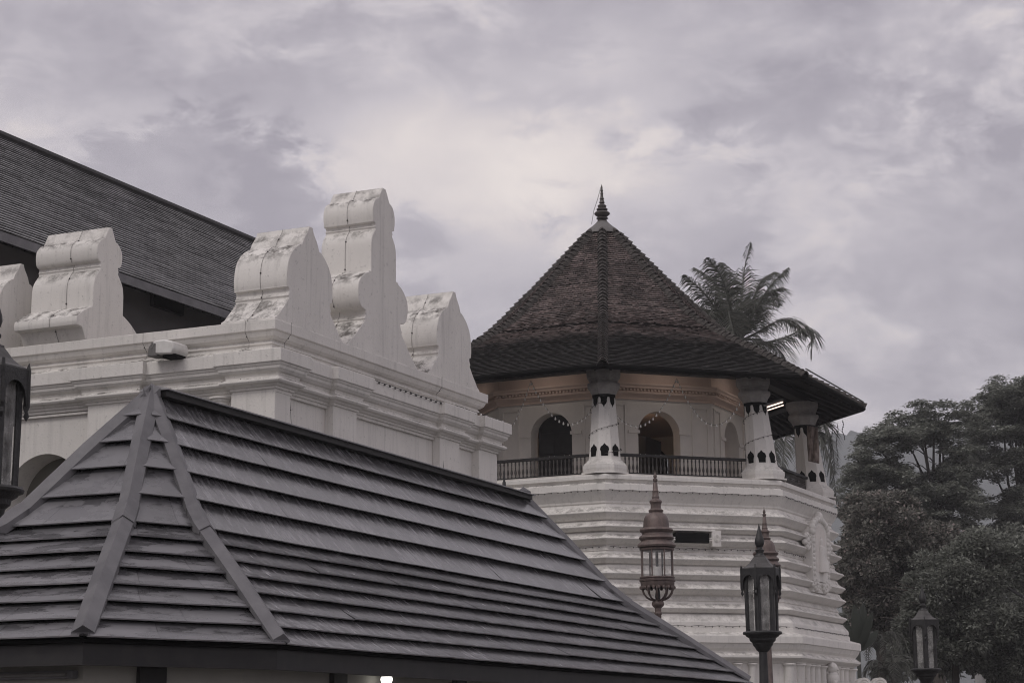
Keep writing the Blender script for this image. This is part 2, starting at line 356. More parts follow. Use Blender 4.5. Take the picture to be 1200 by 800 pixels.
def chaikin(pts, keep, it=2):
    """round a polyline except at the indices in keep"""
    K = [i in keep or i in (0, len(pts) - 1) for i in range(len(pts))]
    for _ in range(it):
        q = []; k2 = []
        for i in range(len(pts)):
            if K[i]: q.append(pts[i]); k2.append(True)
            else:
                a, b, c = pts[i - 1], pts[i], pts[i + 1]
                q.append((b[0] * .75 + a[0] * .25, b[1] * .75 + a[1] * .25)); q.append((b[0] * .75 + c[0] * .25, b[1] * .75 + c[1] * .25)); k2 += [False, False]
        pts, K = q, k2
    return pts
def soup(name, V, Fc, m, parent=None, root_inv=None):
    me = bpy.data.meshes.new(name); V = np.asarray(V, np.float32)
    if root_inv is not None: V = V - np.asarray(root_inv, np.float32)
    me.vertices.add(len(V)); me.vertices.foreach_set('co', V.ravel())
    Fc = np.asarray(Fc, np.int32); k = Fc.shape[1]
    me.loops.add(Fc.size); me.loops.foreach_set('vertex_index', Fc.ravel())
    me.polygons.add(len(Fc)); me.polygons.foreach_set('loop_start', np.arange(0, Fc.size, k, dtype=np.int32))
    me.update(calc_edges=True); me.validate(); me.materials.append(m)
    o = bpy.data.objects.new(name, me); COL.objects.link(o)
    if parent is not None: o.parent = parent
    return o

# ------------------------------------------------------------------ setting: ground, hill
g = MB(); g.face([(-9000, -3000, 0), (9000, -3000, 0), (9000, 12000, 0), (-9000, 12000, 0)])
tag(g.build('ground', M['ground']), kind='structure')
def hill():
    rs = np.random.RandomState(4); nx, ny = 1500, 14
    xs = np.linspace(-620, 760, nx); V = []; Fc = []
    base = 87 + 7 * np.sin(xs / 170 + 1.0) + 4 * np.sin(xs / 61) + 2 * np.sin(xs / 23 + 2)
    base = base + np.where(xs > 105, (xs - 105) * .03, 0)
    tree = (rs.rand(nx) ** 2) * 2.2 + np.repeat(rs.rand(nx // 4 + 1) * 1.6, 4)[:nx]
    for j in range(ny):
        t = j / (ny - 1)
        for i in range(nx):
            if t < .72: h = base[i] * math.sin(t / .72 * PI / 2); bump = rs.rand() * 2 * t
            else: h = base[i] * (1 - (t - .72) / .28 * .9); bump = 0
            if abs(t - 10 / 13) < .05 or j == 9: bump = tree[i]
            V.append((xs[i] * 1.8, 846 + t * 468, max(-.5, (h + bump) * 1.8)))
    for j in range(ny - 1):
        for i in range(nx - 1):
            a = j * nx + i; Fc.append((a, a + 1, a + nx + 1, a + nx))
    tag(soup('hill', V, Fc, M['hill']), kind='structure')
hill()

# ------------------------------------------------------------------ white parapet building (left)
ANG = R(65.4); U = Vector((math.cos(ANG), math.sin(ANG), 0)); W = Vector((-U.y, U.x, 0)); A0 = Vector((-3.967, 32, 8.546)); ZT = A0.z
def pl(s, w, z=0.): return Vector((A0.x + U.x * s + W.x * w, A0.y + U.y * s + W.y * w, ZT + z))
hall = thing('parapet_building', 'white plastered building with moulded cornices and scrolled merlons along its parapet', 'building', (A0.x, A0.y, 0), ANG)
LR, LW = 8.33, 9.0
def path2(pts): return [(pl(*p).x, pl(*p).y) for p in pts]
# top ledge and upper cornice
m = MB(); m.sweep(path2([(-0.0, LW), (0, 0), (LR, 0), (LR, LW)]),
    [(-1.6, .0), (0, 0), (0.004, -.012), (0, -.17), (-.035, -.185), (-.045, -.215), (-.07, -.265), (-.12, -.305), (-.16, -.318), (-.16, -.345), (-.135, -.352), (-.135, -.385), (-.165, -.395), (-.165, -.45), (-.03, -.53), (.10, -.565), (.10, -.60), (-1.6, -.60)], z0=ZT)
m.build('upper_cornice', M['white'], hall, bevel=.008)
m = MB(); m.box(pl(LR / 2 + .2, LW / 2 + .7, -.10), (LR - 2, LW - 2, .12), ANG); m.build('roof_deck', M['white'], hall)
# lower cornice with breaks over the pilasters
BK = .11
br = [(0, LW), (0, 5.55), (-BK, 5.55), (-BK, 5.55)]
left_p = [(2.63, 3.75), (5.62, 6.7)]; right_p = [(1.80, 2.70), (5.93, 6.85), (7.72, LR + .25)]
pp = [(0, LW)]
for a, b in sorted(left_p, reverse=True): pp += [(0, b), (-BK, b), (-BK, a), (0, a)]
pp += [(0, .80), (-BK, .80), (-BK, -BK), (.48, -BK), (.48, 0)]
for a, b in right_p[:-1]: pp += [(a, 0), (a, -BK), (b, -BK), (b, 0)]
pp += [(right_p[-1][0], 0), (right_p[-1][0], -BK), (LR + .25, -BK), (LR + .25, LW)]
low = [(-.13, -.548), (.05, -.555), (.205, -.572), (.21, -.585), (.21, -.79), (.185, -.80), (.17, -.835), (.155, -.845), (.145, -.89), (.105, -.935), (.065, -.955), (.065, -.975), (.055, -.985), (.055, -1.02), (.095, -1.03), (.135, -1.055), (.14, -1.085), (.115, -1.115), (.05, -1.13), (.03, -1.16), (.0, -1.165), (.0, -1.205), (-.03, -1.21), (-.03, -1.26), (-.13, -1.26)]
m = MB(); m.sweep(path2(pp), low, z0=ZT); m.build('lower_cornice', M['white'], hall, bevel=.006)
# walls: left face has an arched opening
WI = .085
m = MB()
def wl(w, z): return pl(WI, w, z)
zc, ra, wc, zb = -2.82, .86, 4.72, -ZT
arc = [(wc + ra * math.cos(PI * i / 28), zc + ra * math.sin(PI * i / 28)) for i in range(29)]
m.face([wl(WI, -1.23), wl(wc - ra, -1.23), wl(wc - ra, zb), wl(WI, zb)])
m.face([wl(wc + ra, -1.23), wl(LW, -1.23), wl(LW, zb), wl(wc + ra, zb)])
for a, b in zip(arc, arc[1:]): m.face([wl(a[0], a[1]), wl(a[0], -1.23), wl(b[0], -1.23), wl(b[0], b[1])])
full = [(wc + ra, zb)] + arc + [(wc - ra, zb)]
for a, b in zip(full, full[1:]): m.face([pl(WI, *a), pl(WI, *b), pl(WI + .55, *b), pl(WI + .55, *a)])
m.face([pl(WI, WI, -1.23), pl(LR + .2, WI, -1.23), pl(LR + .2, WI, zb), pl(WI, WI, zb)])
m.face([pl(LR + .2, WI, -1.23), pl(LR + .2, LW, -1.23), pl(LR + .2, LW, zb), pl(LR + .2, WI, zb)])
m.face([pl(WI, LW, -1.23), pl(LR + .2, LW, -1.23), pl(LR + .2, LW, zb), pl(WI, LW, zb)])
m.build('wall', M['white'], hall, recalc=False)
m = MB(); m.face([pl(WI + .55, wc - ra - .2, -1.7), pl(WI + .55, wc + ra + .2, -1.7), pl(WI + .55, wc + ra + .2, zb), pl(WI + .55, wc - ra - .2, zb)])
m.build('arch_shade_panel', mat('shaded_infill', (.17, .165, .14), .85, .2, var=(.14, .135, .115), nscale=2), hall, label='dull olive sheet standing for the shade inside the arched opening')  # shade inside the open arch put into the panel's colour
m = MB(); m.box(pl(.055, 4.72, -1.30), (.07, 1.85, .035), ANG); m.build('panel_moulding', M['white'], hall)
def pil(w0, w1, s0=None):
    m = MB()
    if s0 is None: m.box((pl(.0, (w0 + w1) / 2, (zb - 1.24) / 2)), (.17, w1 - w0, ZT - 1.24), ANG)
    else: m.box((pl((w0 + w1) / 2, .0, (zb - 1.24) / 2)), (w1 - w0, .17, ZT - 1.24), ANG)
    m.build('pilaster', M['white'], hall, bevel=.012)
for a, b in left_p: pil(a + .03, b - .03)
for a, b in right_p[:-1]: pil(a + .03, b - .03, 0)
m = MB(); m.box(pl(LR - .18, .12, (zb - 1.24) / 2), (.86, .40, ZT - 1.24), ANG); m.build('pilaster', M['white'], hall, bevel=.012)
m = MB(); m.box(pl(.17, .36, (zb - 1.24) / 2), (.50, .86, ZT - 1.24), ANG); m.build('pilaster', M['white'], hall, bevel=.012, label='wide corner pilaster')
m = MB(); q = pl(.07, 1.08, 0)
m.lathe([(.21, -1.255), (.21, -1.285), (.17, -1.30), (.17, -1.33), (.15, -1.35), (.155, -1.9), (.16, zb)], q, 20); m.build('half_column', M['white'], hall, smooth=40)
# merlons
small = chaikin([(1.15, 0), (1.15, .05), (1.05, .10), (.97, .19), (.84, .31), (.73, .44), (.71, .46), (.71, .49), (.735, .51), (.70, .555), (.685, .60), (.695, .63), (.70, .645), (.76, .655), (.76, .68), (.765, .69), (.785, .82), (.765, 1.0), (.72, 1.17), (.60, 1.33), (.47, 1.43), (.38, 1.48), (.345, 1.50), (.30, 1.50), (.27, 1.55), (.225, 1.64), (.155, 1.72), (.09, 1.80), (.06, 1.88)],
    {1, 6, 7, 8, 12, 13, 14, 15, 22, 23, 28})
tall = chaikin([(1.36, 0), (1.36, .04), (1.25, .12), (1.05, .28), (.87, .45), (.74, .57), (.72, .585), (.72, .61), (.745, .625), (.70, .67), (.67, .74), (.68, .79), (.76, .80), (.86, .82), (.95, .95), (.98, 1.10), (.96, 1.25), (.88, 1.36), (.80, 1.43), (.70, 1.49), (.58, 1.53), (.575, 1.56), (.49, 1.57), (.49, 1.9), (.485, 2.15), (.44, 2.27), (.35, 2.38), (.33, 2.40), (.33, 2.43), (.355, 2.445), (.33, 2.48), (.33, 2.51), (.40, 2.53), (.43, 2.65), (.435, 2.78), (.40, 2.90), (.34, 2.98), (.27, 3.02), (.235, 3.02), (.19, 3.07), (.13, 3.17), (.06, 3.27)],
    {1, 6, 7, 8, 12, 20, 21, 22, 27, 28, 29, 31, 32, 37, 38, 41})
mid = chaikin([(.60, 0), (.66, .10), (.72, .22), (.74, .245), (.89, .255), (.91, .33), (.89, .42), (.78, .50), (.66, .58), (.50, .655), (.45, .67), (.45, .9), (.445, 1.08), (.41, 1.22), (.30, 1.36), (.27, 1.39), (.27, 1.43), (.29, 1.445), (.26, 1.48), (.26, 1.52), (.34, 1.54), (.375, 1.64), (.38, 1.76), (.35, 1.86), (.27, 1.94), (.20, 1.98), (.17, 1.98), (.14, 2.03), (.09, 2.13), (.045, 2.22)],
    {3, 4, 6, 9, 10, 14, 15, 16, 18, 19, 24, 25, 28})
def merlon(prof, sc, w0, w1, k=1., kz=1., label=None):
    pr = [(sc + a * k, b * kz) for a, b in prof] + [(sc - a * k, b * kz) for a, b in reversed(prof)]
    m = MB(); m.prism(pr, lambda a, b, d: pl(a, d, b - .004), w0, w1)
    m.build('merlon', M['white'], hall, smooth=32, label=label, bevel=.012)
    return pr
merlon(small, 1.22, .05, 1.12, label='low scrolled merlon at the corner')
merlon(tall, 3.90, .05, 1.12, label='tall three-tiered merlon')
merlon(small, 6.87, .05, 1.12, label='low scrolled merlon at the far end')
merlon(mid, .745, 3.97, 5.34, label='slender waisted merlon')
merlon(small, .47, 5.72, 6.75, .78, .89, label='low merlon cut by the picture edge')
m = MB(); m.box(pl(.62, 3.05, .045), (.5, 1.1, .10), ANG); m.build('curb_block', M['white'], hall, bevel=.01)
# floodlight on the ledge
fl = thing('floodlight', 'white wrapped floodlight box sticking out from the white building\'s cornice', 'floodlight', pl(-.33, 1.92, -.50), ANG)
m = MB(); c = pl(-.20, 1.92, -.39)
pr = [(a_ * .80, b_ * .82 - .01) for a_, b_ in [(-.27, -.13), (.25, -.17), (.31, -.05), (.27, .10), (.05, .16), (-.22, .15), (-.31, .02)]]
m.prism(pr, lambda a, b, d: c + W * (-a) + Vector((0, 0, b)) + U * d, -.30, .16); m.build('housing', M['lightbox'], fl, bevel=.03, smooth=40)
m = MB(); c2 = pl(-.34, 2.10, -.42)
m.prism([(-.12, -.12), (.08, -.13), (.08, .10), (-.02, .13), (-.09, .04)], lambda a, b, d: c2 + W * (-a) + Vector((0, 0, b)) + U * d, -.16, .12); m.build('visor', M['cap'], fl, bevel=.02)
m = MB(); m.box(pl(-.30, 1.80, -.555), (.30, .26, .05), ANG); m.build('lens', M['under'], fl)
m = MB(); m.box(pl(.0, 1.92, -.50), (.30, .10, .06), ANG); m.build('bracket', M['iron'], fl)
# wires pinned over the merlons, with small bulbs
def wire_thing(pts, label, bulbs=8, r=.0032, rb=.016, group=None, name='string_light', bm_='bulb', part=True):
    o = pts[0]
    t = thing(name, label, 'string light', tuple(o), 0, group)
    m = MB(); m.tube(pts, r, 5); m.build('wire', M['wire'], t)
    if bulbs:
        P = [Vector(p) for p in pts]; ls = [0]
        for a, b in zip(P, P[1:]): ls.append(ls[-1] + (b - a).length)
        first = None
        for k in range(bulbs):
            d = ls[-1] * (k + .5) / bulbs; i = max(j for j in range(len(ls)) if ls[j] <= d); i = min(i, len(P) - 2)
            p = P[i].lerp(P[i + 1], (d - ls[i]) / max(1e-6, ls[i + 1] - ls[i]))
            if first is None:
                mb = MB(); p0 = p
                if part == 'each': mb.lathe([(.008, .02), (.014, -.005), (rb, -.035), (rb * .8, -.06), (.004, -.072)], p, 7)
                else: mb.ball(p - Vector((0, 0, rb)), rb, 6, 4)
                first = mb.build('bulb', M[bm_], t, smooth=60)
            else:
                b_ = first.copy(); COL.objects.link(b_); b_.parent = t; b_.location = p - p0
    return t
def over(prof, sc, w, k=1., kz=1.):
    return [pl(sc - a * k - .012, w, b * kz + .006) for a, b in prof]
wire_thing(over(small, 1.22, .58), 'thin wire with bulbs pinned down the face of the corner merlon', 5, bm_='wire')
wire_thing(over(tall, 3.90, .60), 'thin wire with bulbs pinned down the face of the tall merlon', 8, bm_='wire')
wire_thing(over(small, 6.87, .60), 'thin wire with bulbs pinned down the farthest merlon of the right-hand row', 5, bm_='wire')
wire_thing(over(mid, .745, 4.55), 'thin wire with bulbs pinned down the slender waisted merlon', 6, bm_='wire')
def drop(s, w, z0=-.0, z1=-1.25, o=.03):
    bp = lambda oo, z: pl(s - oo, w, z) if w >= .1 else pl(s, w - oo, z)
    return [bp(o, z0), bp(o, -.2), bp(-.1, -.34), bp(-.1, -.44), bp(.22 + o, -.57), bp(.22 + o, -.80), bp(.10, -.95), bp(.16, -1.05), bp(.02, -1.2), bp(.06, z1 - .5), bp(.06, z1 - 1.6)]
for w, lb in ((.55, 'thin dark wire hanging down the corner pilaster on the left face'), (2.62, 'thin dark wire hanging down between the slender merlon and the floodlight')):
    wire_thing(drop(-.03, w), lb, 6, .004, .013, bm_='wire')
for s, lb in ((.42, 'thin dark wire hanging down just round the building corner'), (6.1, 'thin dark wire hanging below the farthest merlon')):
    wire_thing(drop(s, -.03), lb, 6, .004, .013, bm_='wire')
wire_thing([pl(s, -.24, -.575 + .004 * math.sin(s * 9)) for s in np.linspace(2.9, 5.8, 30)], 'row of small bulbs lying along the ledge under the tall merlon', 14, .007, .022, bm_='wire')
wire_thing([pl(s, -.30, -.56 + .006 * math.sin(s * 7)) for s in np.linspace(6.2, 8.5, 24)], 'row of pale bulbs along the far end of the ledge', 9, .007, .028)

# ------------------------------------------------------------------ big tiled hall behind
ht = thing('tiled_hall', 'long hall with a steep grey tiled roof rising behind the white merlons', 'building', (-12, 44, 0), ANG)
E0 = at(20, 277, 40); E1 = at(275, 363, 40)
ez = E0.z; d = ray(275, 363); E1 = Vector((0, 0, EYE)) + d * ((ez - EYE) / d.z)
eu = U.copy()
Wl = W.copy(); RUN = 4.6
# ridge height from the ray through (120, 213)
def ridge_z():
    for z in np.arange(ez + .5, ez + 9, .01):
        p = E0 + Wl * RUN; n = Wl
        d = ray(120, 210); t = (p - Vector((0, 0, EYE))).dot(n) / d.dot(n); q = Vector((0, 0, EYE)) + d * t
        return q.z
rz = ridge_z(); LEN0, LEN1 = -16, 19.6
m = MB()
slope = Vector((Wl.x * RUN, Wl.y * RUN, rz - ez)); SL = slope.length; sn = slope.normalized(); nrm = eu.cross(sn).normalized()
if nrm.z < 0: nrm = -nrm
NR = 44
def hp(s, t, n=0.):
    # bell-cast: the lower fifth lies flatter
    p = E0 + eu * s + sn * (t * SL) + nrm * n
    return p
for i in range(NR):
    t0, t1 = i / NR, (i + 1) / NR
    for j in range(30):
        def se(t, j): 
            a, b = LEN0, LEN1 - t * 2.4
            return a + (b - a) * j / 30
        n0 = .030 + .010 * rnd.random(); n1 = .002
        s00, s01, s10, s11 = se(t0, j), se(t0, j + 1), se(t1, j), se(t1, j + 1)
        if i < 8: z = -.42 * (1 - (i + .5) / 8) ** 2 * 0
        m.face([hp(s00, t0, n0), hp(s01, t0, n0), hp(s11, t1, n1), hp(s10, t1, n1)], [(s00, i * .1412), (s01, i * .1412), (s11, (i + 1) * .1412), (s10, (i + 1) * .1412)])
        m.face([hp(s00, t0, -.004), hp(s01, t0, -.004), hp(s01, t0, n0), hp(s00, t0, n0)], [(s00, i * .1412), (s01, i * .1412), (s01, i * .1412), (s00, i * .1412)])
# hip end and back slope
ra_, rb_ = hp(LEN0, 1), hp(LEN1 - 2.4, 1)
bk = Wl * (2 * RUN)
m.face([hp(LEN1, 0), hp(LEN1, 0) + bk, rb_], [(0, 0), (9, 0), (4, 5)])
m.face([ra_, rb_, hp(LEN1, 0) + bk, hp(LEN0, 0) + bk], [(0, 0), (20, 0), (20, 5), (0, 5)])
rf = m.build('roof', M['hall_tile'], ht, recalc=False)
m = MB(); m.tube([ra_ + Vector((0, 0, .03)), rb_ + Vector((0, 0, .03))], .13, 8); m.tube([rb_ + Vector((0, 0, .02)), hp(LEN1, 0, .06)], .11, 8); m.build('ridge_cap', M['dark'], ht)
m = MB(); c = (hp(LEN0, 0) + hp(LEN1, 0)) / 2; m.box(c - Wl * .03 - Vector((0, 0, .13)), (LEN1 - LEN0, .05, .20), ANG); m.build('eave_board', M['flash'], ht)
m = MB(); m.face([hp(LEN0, 0) - Vector((0, 0, .12)), hp(LEN1, 0) - Vector((0, 0, .12)), hp(LEN1, 0) + Wl * 1.3 - Vector((0, 0, -.35)), hp(LEN0, 0) + Wl * 1.3 - Vector((0, 0, -.35))]); m.build('soffit', M['dark'], ht)
m = MB(); c = (hp(LEN0, 0) + hp(LEN1 - .8, 0)) / 2 + Wl * (.95 + 3.6)
m.box((c.x, c.y, (ez + .1) / 2), (LEN1 - LEN0 - .8, 7.2, ez + .1), ANG); m.build('wall', M['hallwall'], ht)
for px, py in ((8, 352), (196, 352)):
    d = ray(px, py); p0 = hp(0, 0) + Wl * .9; t = (p0 - Vector((0, 0, EYE))).dot(Wl) / d.dot(Wl); q = Vector((0, 0, EYE)) + d * t
    m = MB(); m.box(q + Vector((0, 0, -.05)), (1.3, .12, .42), ANG); m.build('vent', M['under'], ht)

# ------------------------------------------------------------------ dark slate pavilion (foreground)
PA = 1.17124; PE = Vector((math.cos(PA), math.sin(PA), 0)); PN = Vector((-PE.y, PE.x, 0)); PC = Vector((-4.059, 21.668, 0)); PZ, PT = 2.5, 5.449
PL_, PB_, T1, T2, PCc, T3, FX, FZ = 10.862, 2.638, 1.623, 3.685, 1.79, 3.692, .409, .442
pav = thing('pavilion', 'low dark pavilion with a hipped bell-cast roof of lapped slate boards', 'pavilion', (PC.x, PC.y, 0), PA)
def pp_(s, l, z): return PC + PE * s + PN * l + Vector((0, 0, z))
ZB = PZ + (PT - PZ) * FZ
V8 = [(-T1, -PB_), (-T2, -PCc), (-T2, PCc), (-T1, PB_), (PL_ + T1, PB_), (PL_ + T3, PCc * .9), (PL_ + T3, -PB_)]
APX = [0, 0, 0, 0, 1, 1, 1]
def hipline(i):
    s, l = V8[i]; a = PL_ if APX[i] else 0
    return pp_(s, l, PZ), pp_(a + (s - a) * FX, l * FX, ZB), pp_(a, 0, PT)
NL, NU = 7, 5
def hat(i, t):
    a, b, c = hipline(i)
    return a.lerp(b, t / NL) if t <= NL else b.lerp(c, (t - NL) / NU)
face_pairs = [(0, 6), (1, 0), (2, 1), (3, 2), (4, 3), (5, 4), (6, 5)]
for fi, (i, j) in enumerate(face_pairs):
    m = MB(); mu = MB()
    a0, a1 = hipline(i)[0], hipline(j)[0]
    eu_ = (a1 - a0).normalized()
    u0 = fi * 7.3
    for k in range(NL + NU):
        lo_l, lo_r, up_l, up_r = hat(i, k), hat(j, k), hat(i, k + 1), hat(j, k + 1)
        dn = ((lo_l + lo_r) - (up_l + up_r)).normalized() if (up_l - up_r).length > .01 else ((lo_l + lo_r) / 2 - up_l).normalized()
        sd = dn - eu_ * dn.dot(eu_); sd.normalize(); nr = eu_.cross(-sd).normalized()
        if nr.z < 0: nr = -nr
        ns = max(2, int((lo_l - lo_r).length / .22))
        L0 = [lo_l.lerp(lo_r, q / ns) for q in range(ns + 1)]; U0 = [up_l.lerp(up_r, q / ns) for q in range(ns + 1)]
        ph = rnd.random() * 9; jt = [.0015 * math.sin(q * 1.1 + ph) + .003 * math.sin(q * .21 + ph * 2) for q in range(ns + 1)]
        seg = [0 if rnd.random() < .7 else rnd.uniform(-.008, .008) for _ in range(ns + 1)]
        lip = .086 if k >= NL else .068; th = .014; oh = .035
        vk = k * .48
        for q in range(ns):
            pt = lambda P, n_, o=0.: P + nr * n_ + sd * o
            w0, w1 = lip + jt[q] + seg[q // 9], lip + jt[q + 1] + seg[q // 9]
            uu0 = u0 + (L0[q] - a0).dot(eu_); uu1 = u0 + (L0[q + 1] - a0).dot(eu_)
            A_, B_ = pt(L0[q], w0, oh), pt(L0[q + 1], w1, oh); C_, D_ = pt(U0[q + 1], .006, -.02), pt(U0[q], .006, -.02)
            mid0 = A_.lerp(D_, .5) - nr * .008; mid1 = B_.lerp(C_, .5) - nr * .008      # boards sag a little
            m.face([A_, B_, mid1, mid0], [(uu0, vk), (uu1, vk), (uu1, vk + .24), (uu0, vk + .24)])
            m.face([mid0, mid1, C_, D_], [(uu0, vk + .24), (uu1, vk + .24), (uu1, vk + .48), (uu0, vk + .48)])
            A2, B2 = A_ - nr * th, B_ - nr * th
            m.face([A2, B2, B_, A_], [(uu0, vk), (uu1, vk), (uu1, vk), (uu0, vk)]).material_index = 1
            m.face([A2, B2, pt(L0[q + 1], w1 - th - .02, -.06), pt(L0[q], w0 - th - .02, -.06)], [(uu0, vk)] * 4)
        mu.face([lo_l - nr * .03, lo_r - nr * .03, up_r - nr * .03, up_l - nr * .03] if (up_l - up_r).length > .01 else [lo_l - nr * .03, lo_r - nr * .03, up_l - nr * .03])
    bmesh.ops.remove_doubles(m.bm, verts=m.bm.verts, dist=.0004)
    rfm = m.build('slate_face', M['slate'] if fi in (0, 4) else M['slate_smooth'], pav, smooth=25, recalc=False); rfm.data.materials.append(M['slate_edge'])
    mu.build('underlay', M['under'], rfm, recalc=False)  # black backing: the shade in the gaps between boards put into its colour
def cap(line, dl, dr, wl, wr, up=.155):
    m = MB(); rg = []
    for k, p in enumerate(line):
        zz = Vector((0, 0, 1)); o = zz * (up + .03); lowz = .095 if k == 0 else .03; dz_ = -.055 if k == len(line) - 1 and len(line) > 4 else 0; p = p + zz * dz_
        l = p + dl * wl; r = p + dr * wr
        rg.append([l + zz * lowz, l + zz * (up * .80), p + o, r + zz * (up * .80), r + zz * lowz])
    m.rings(rg, (True, True), closed=False)
    # closing bottom
    return m
def ext(line, e): 
    d = (line[0] - line[1]).normalized(); return [line[0] + d * e] + list(line[1:])
for i in range(7):
    a, b, c = hipline(i); pi = (i + 1) % 7; ni = (i - 1) % 7
    dl = (hipline(pi)[0] - a).normalized(); dr = (hipline(ni)[0] - a).normalized()
    d1 = (a - b).normalized(); d2 = (b - c).normalized()
    if i == 4: continue
    ln = [a + d1 * .05 + Vector((0, 0, -.03)), a.lerp(b, .5), b + (a - b) * .06, b + (c - b) * .06, b.lerp(c, .5), c - (c - b).normalized() * .02]
    w = .125
    m = cap(ln, dl, dr, w, w); hf = m.build('hip_flashing', M['flash'], pav, recalc=True)
    m = cap([b + d1 * .30, b + (a - b) * .06, b + (c - b) * .06, b - d2 * .06], dl, dr, w + .012, w + .012, .172); m.build('lap_joint', M['flash'], hf)
a, b, c = hipline(4); d = (hipline(5)[0] - a).normalized(); d2_ = (hipline(3)[0] - a).normalized()
m = cap([a, b, c], d, d2_, .16, .16); m.build('hip_flashing', M['flash'], pav)
m = MB(); c = pp_(PL_ / 2 + .02, 0, PT + .035)
m.prism([(-.19, .02), (-.19, .035), (0, .085), (.19, .035), (.19, .02)], lambda a, b, d: pp_(d, a, PT + .02 + b), .03, PL_ + .08)
m.build('ridge_cap', M['ridge'], pav)
m = MB(); m.prism([(-.15, -.05), (-.15, .02), (.15, .02), (.15, -.05)], lambda a, b, d: pp_(d, a, PT + .02 + b), .06, PL_ + .02)
m.build('ridge_board', M['dark'], pav)
m = MB(); m.lathe([(.03, .0), (.028, .06), (.016, .09), (.02, .12), (.004, .26)], pp_(PL_ - .75, .02, PT + .11), 8); m.build('finial', M['iron'], pav, smooth=40)
# fascia, soffit, wall, posts
eave = [V8[k] for k in (1, 0, 6, 5, 4, 3, 2)]
pth = [(pp_(s, l, 0).x, pp_(s, l, 0).y) for s, l in eave]
m = MB(); m.sweep(pth, [(-.055, PZ - .215), (-.055, PZ + .012), (-.13, PZ + .012), (-.13, PZ - .215), (-.055, PZ - .215)], closed=True); m.build('fascia', M['dark'], pav)
m = MB(); m.sweep(pth, [(-.02, PZ - .015), (-.02, PZ + .015), (-.10, PZ + .02), (-.10, PZ - .015), (-.02, PZ - .015)], closed=True); m.build('eave_trim', M['under'], pav)
def inset(o, z):
    P = [Vector(p) for p in pth]; n = len(P); r = []
    for i in range(n):
        a = (P[i] - P[i - 1]).normalized(); b = (P[(i + 1) % n] - P[i]).normalized()
        na, nb = Vector((a.y, -a.x)), Vector((b.y, -b.x)); mm = na + nb; mm = mm / mm.dot(na)
        r.append(Vector((P[i].x - mm.x * o, P[i].y - mm.y * o, z)))
    return r
m = MB(); m.face(inset(.12, PZ - .14)); m.build('soffit', M['olive'], pav)
wp = inset(.48, 0)
m = MB(); m.rings([[p + Vector((0, 0, .0)) for p in wp], [p + Vector((0, 0, PZ - .145)) for p in wp]], (False, False)); m.build('wall', M['olive'], pav)
for i in range(7):
    a, b = wp[i], wp[(i + 1) % 7]; L_ = (b - a).length; n_ = max(1, round(L_ / 3.2)); dd = (b - a) / L_; ang_ = math.atan2(dd.y, dd.x)
    for k in range(n_):
        t = (k + .5) / n_ if i != 0 else .40
        if n_ > 1 and i != 0: t = (k + .62) / n_
        c = a.lerp(b, t); m = MB(); m.box((c.x, c.y, (PZ - .15) / 2), (.30, .12, PZ - .15), ang_); m.build('post', M['dark'], pav)
# unlit tube fitting on the end wall and the lit lamp under the long eave
d = ray(45, 791); p0 = wp[0]; n_ = PE; t = (p0 - Vector((0, 0, EYE))).dot(n_) / d.dot(n_); q = Vector((0, 0, EYE)) + d * t - PE * .07
tf = thing('tube_fitting', 'unlit grey tube fitting on the pavilion wall under the eave', 'light fitting', tuple(q), PA)
m = MB(); m.box(q, (.09, .92, .075), PA); m.build('housing', M['flash'], tf, bevel=.01)
m = MB(); m.tube([q - PE * .06 - PN * .4, q - PE * .06 + PN * .4], .018, 8); m.build('tube', M['cap'], tf)
d = ray(453, 797); p0 = inset(.30, 0)[1]; n_ = PN; t = (p0 - Vector((0, 0, EYE))).dot(n_) / d.dot(n_); q = Vector((0, 0, EYE)) + d * t
q.z = PZ - .235
wl_ = thing('eave_lamp', 'small lit white lamp glowing under the pavilion eave', 'lamp', tuple(q))
m = MB(); m.lathe([(.001, -.062), (.035, -.055), (.06, -.025), (.065, 0), (.06, .03)], q, 16); m.build('globe', M['lamp'], wl_, smooth=40)
m = MB(); m.lathe([(.07, .028), (.07, .06), (.05, .093)], q, 16); m.build('base', M['dark'], wl_)

# ------------------------------------------------------------------ octagonal tower
TC = Vector((2.896, 60, 0)); TP = -.05526
tw = thing('octagonal_tower', 'white octagonal tower with stepped base, arched gallery and peaked tiled roof', 'tower', tuple(TC), TP)
TMX = ROOT[tw.name]
def oc(i, r, z=0.):       # corner i of the octagon, local angle (i-1)*45 deg, corner 1 towards the camera
    a = (i - 1) * PI / 4; return TMX @ Vector((r * math.sin(a), -r * math.cos(a), z))
def of(i, t, r, z=0., o=0.):   # point on face i..i+1 at fraction t, corner radius r, pushed out by o
    p = oc(i, r, z).lerp(oc(i + 1, r, z), t); a = (i - .5) * PI / 4
    return p + (TMX.to_3x3() @ Vector((math.sin(a), -math.cos(a), 0))) * o
def fdir(i): return (oc(i + 1, 1) - oc(i, 1)).normalized()
def fnor(i):
    a = (i - .5) * PI / 4; return TMX.to_3x3() @ Vector((math.sin(a), -math.cos(a), 0))
def octloft(prof, name, m_, parent=tw, smooth=None, bevel=0., cyc=False):
    m = MB(); P = prof + [prof[0]] if cyc else prof
    m.rings([[oc(i, r, z) for i in range(8)] for r, z in P], (False, False) if cyc else (True, True))
    return m.build(name, m_, parent, smooth=smooth, bevel=bevel)
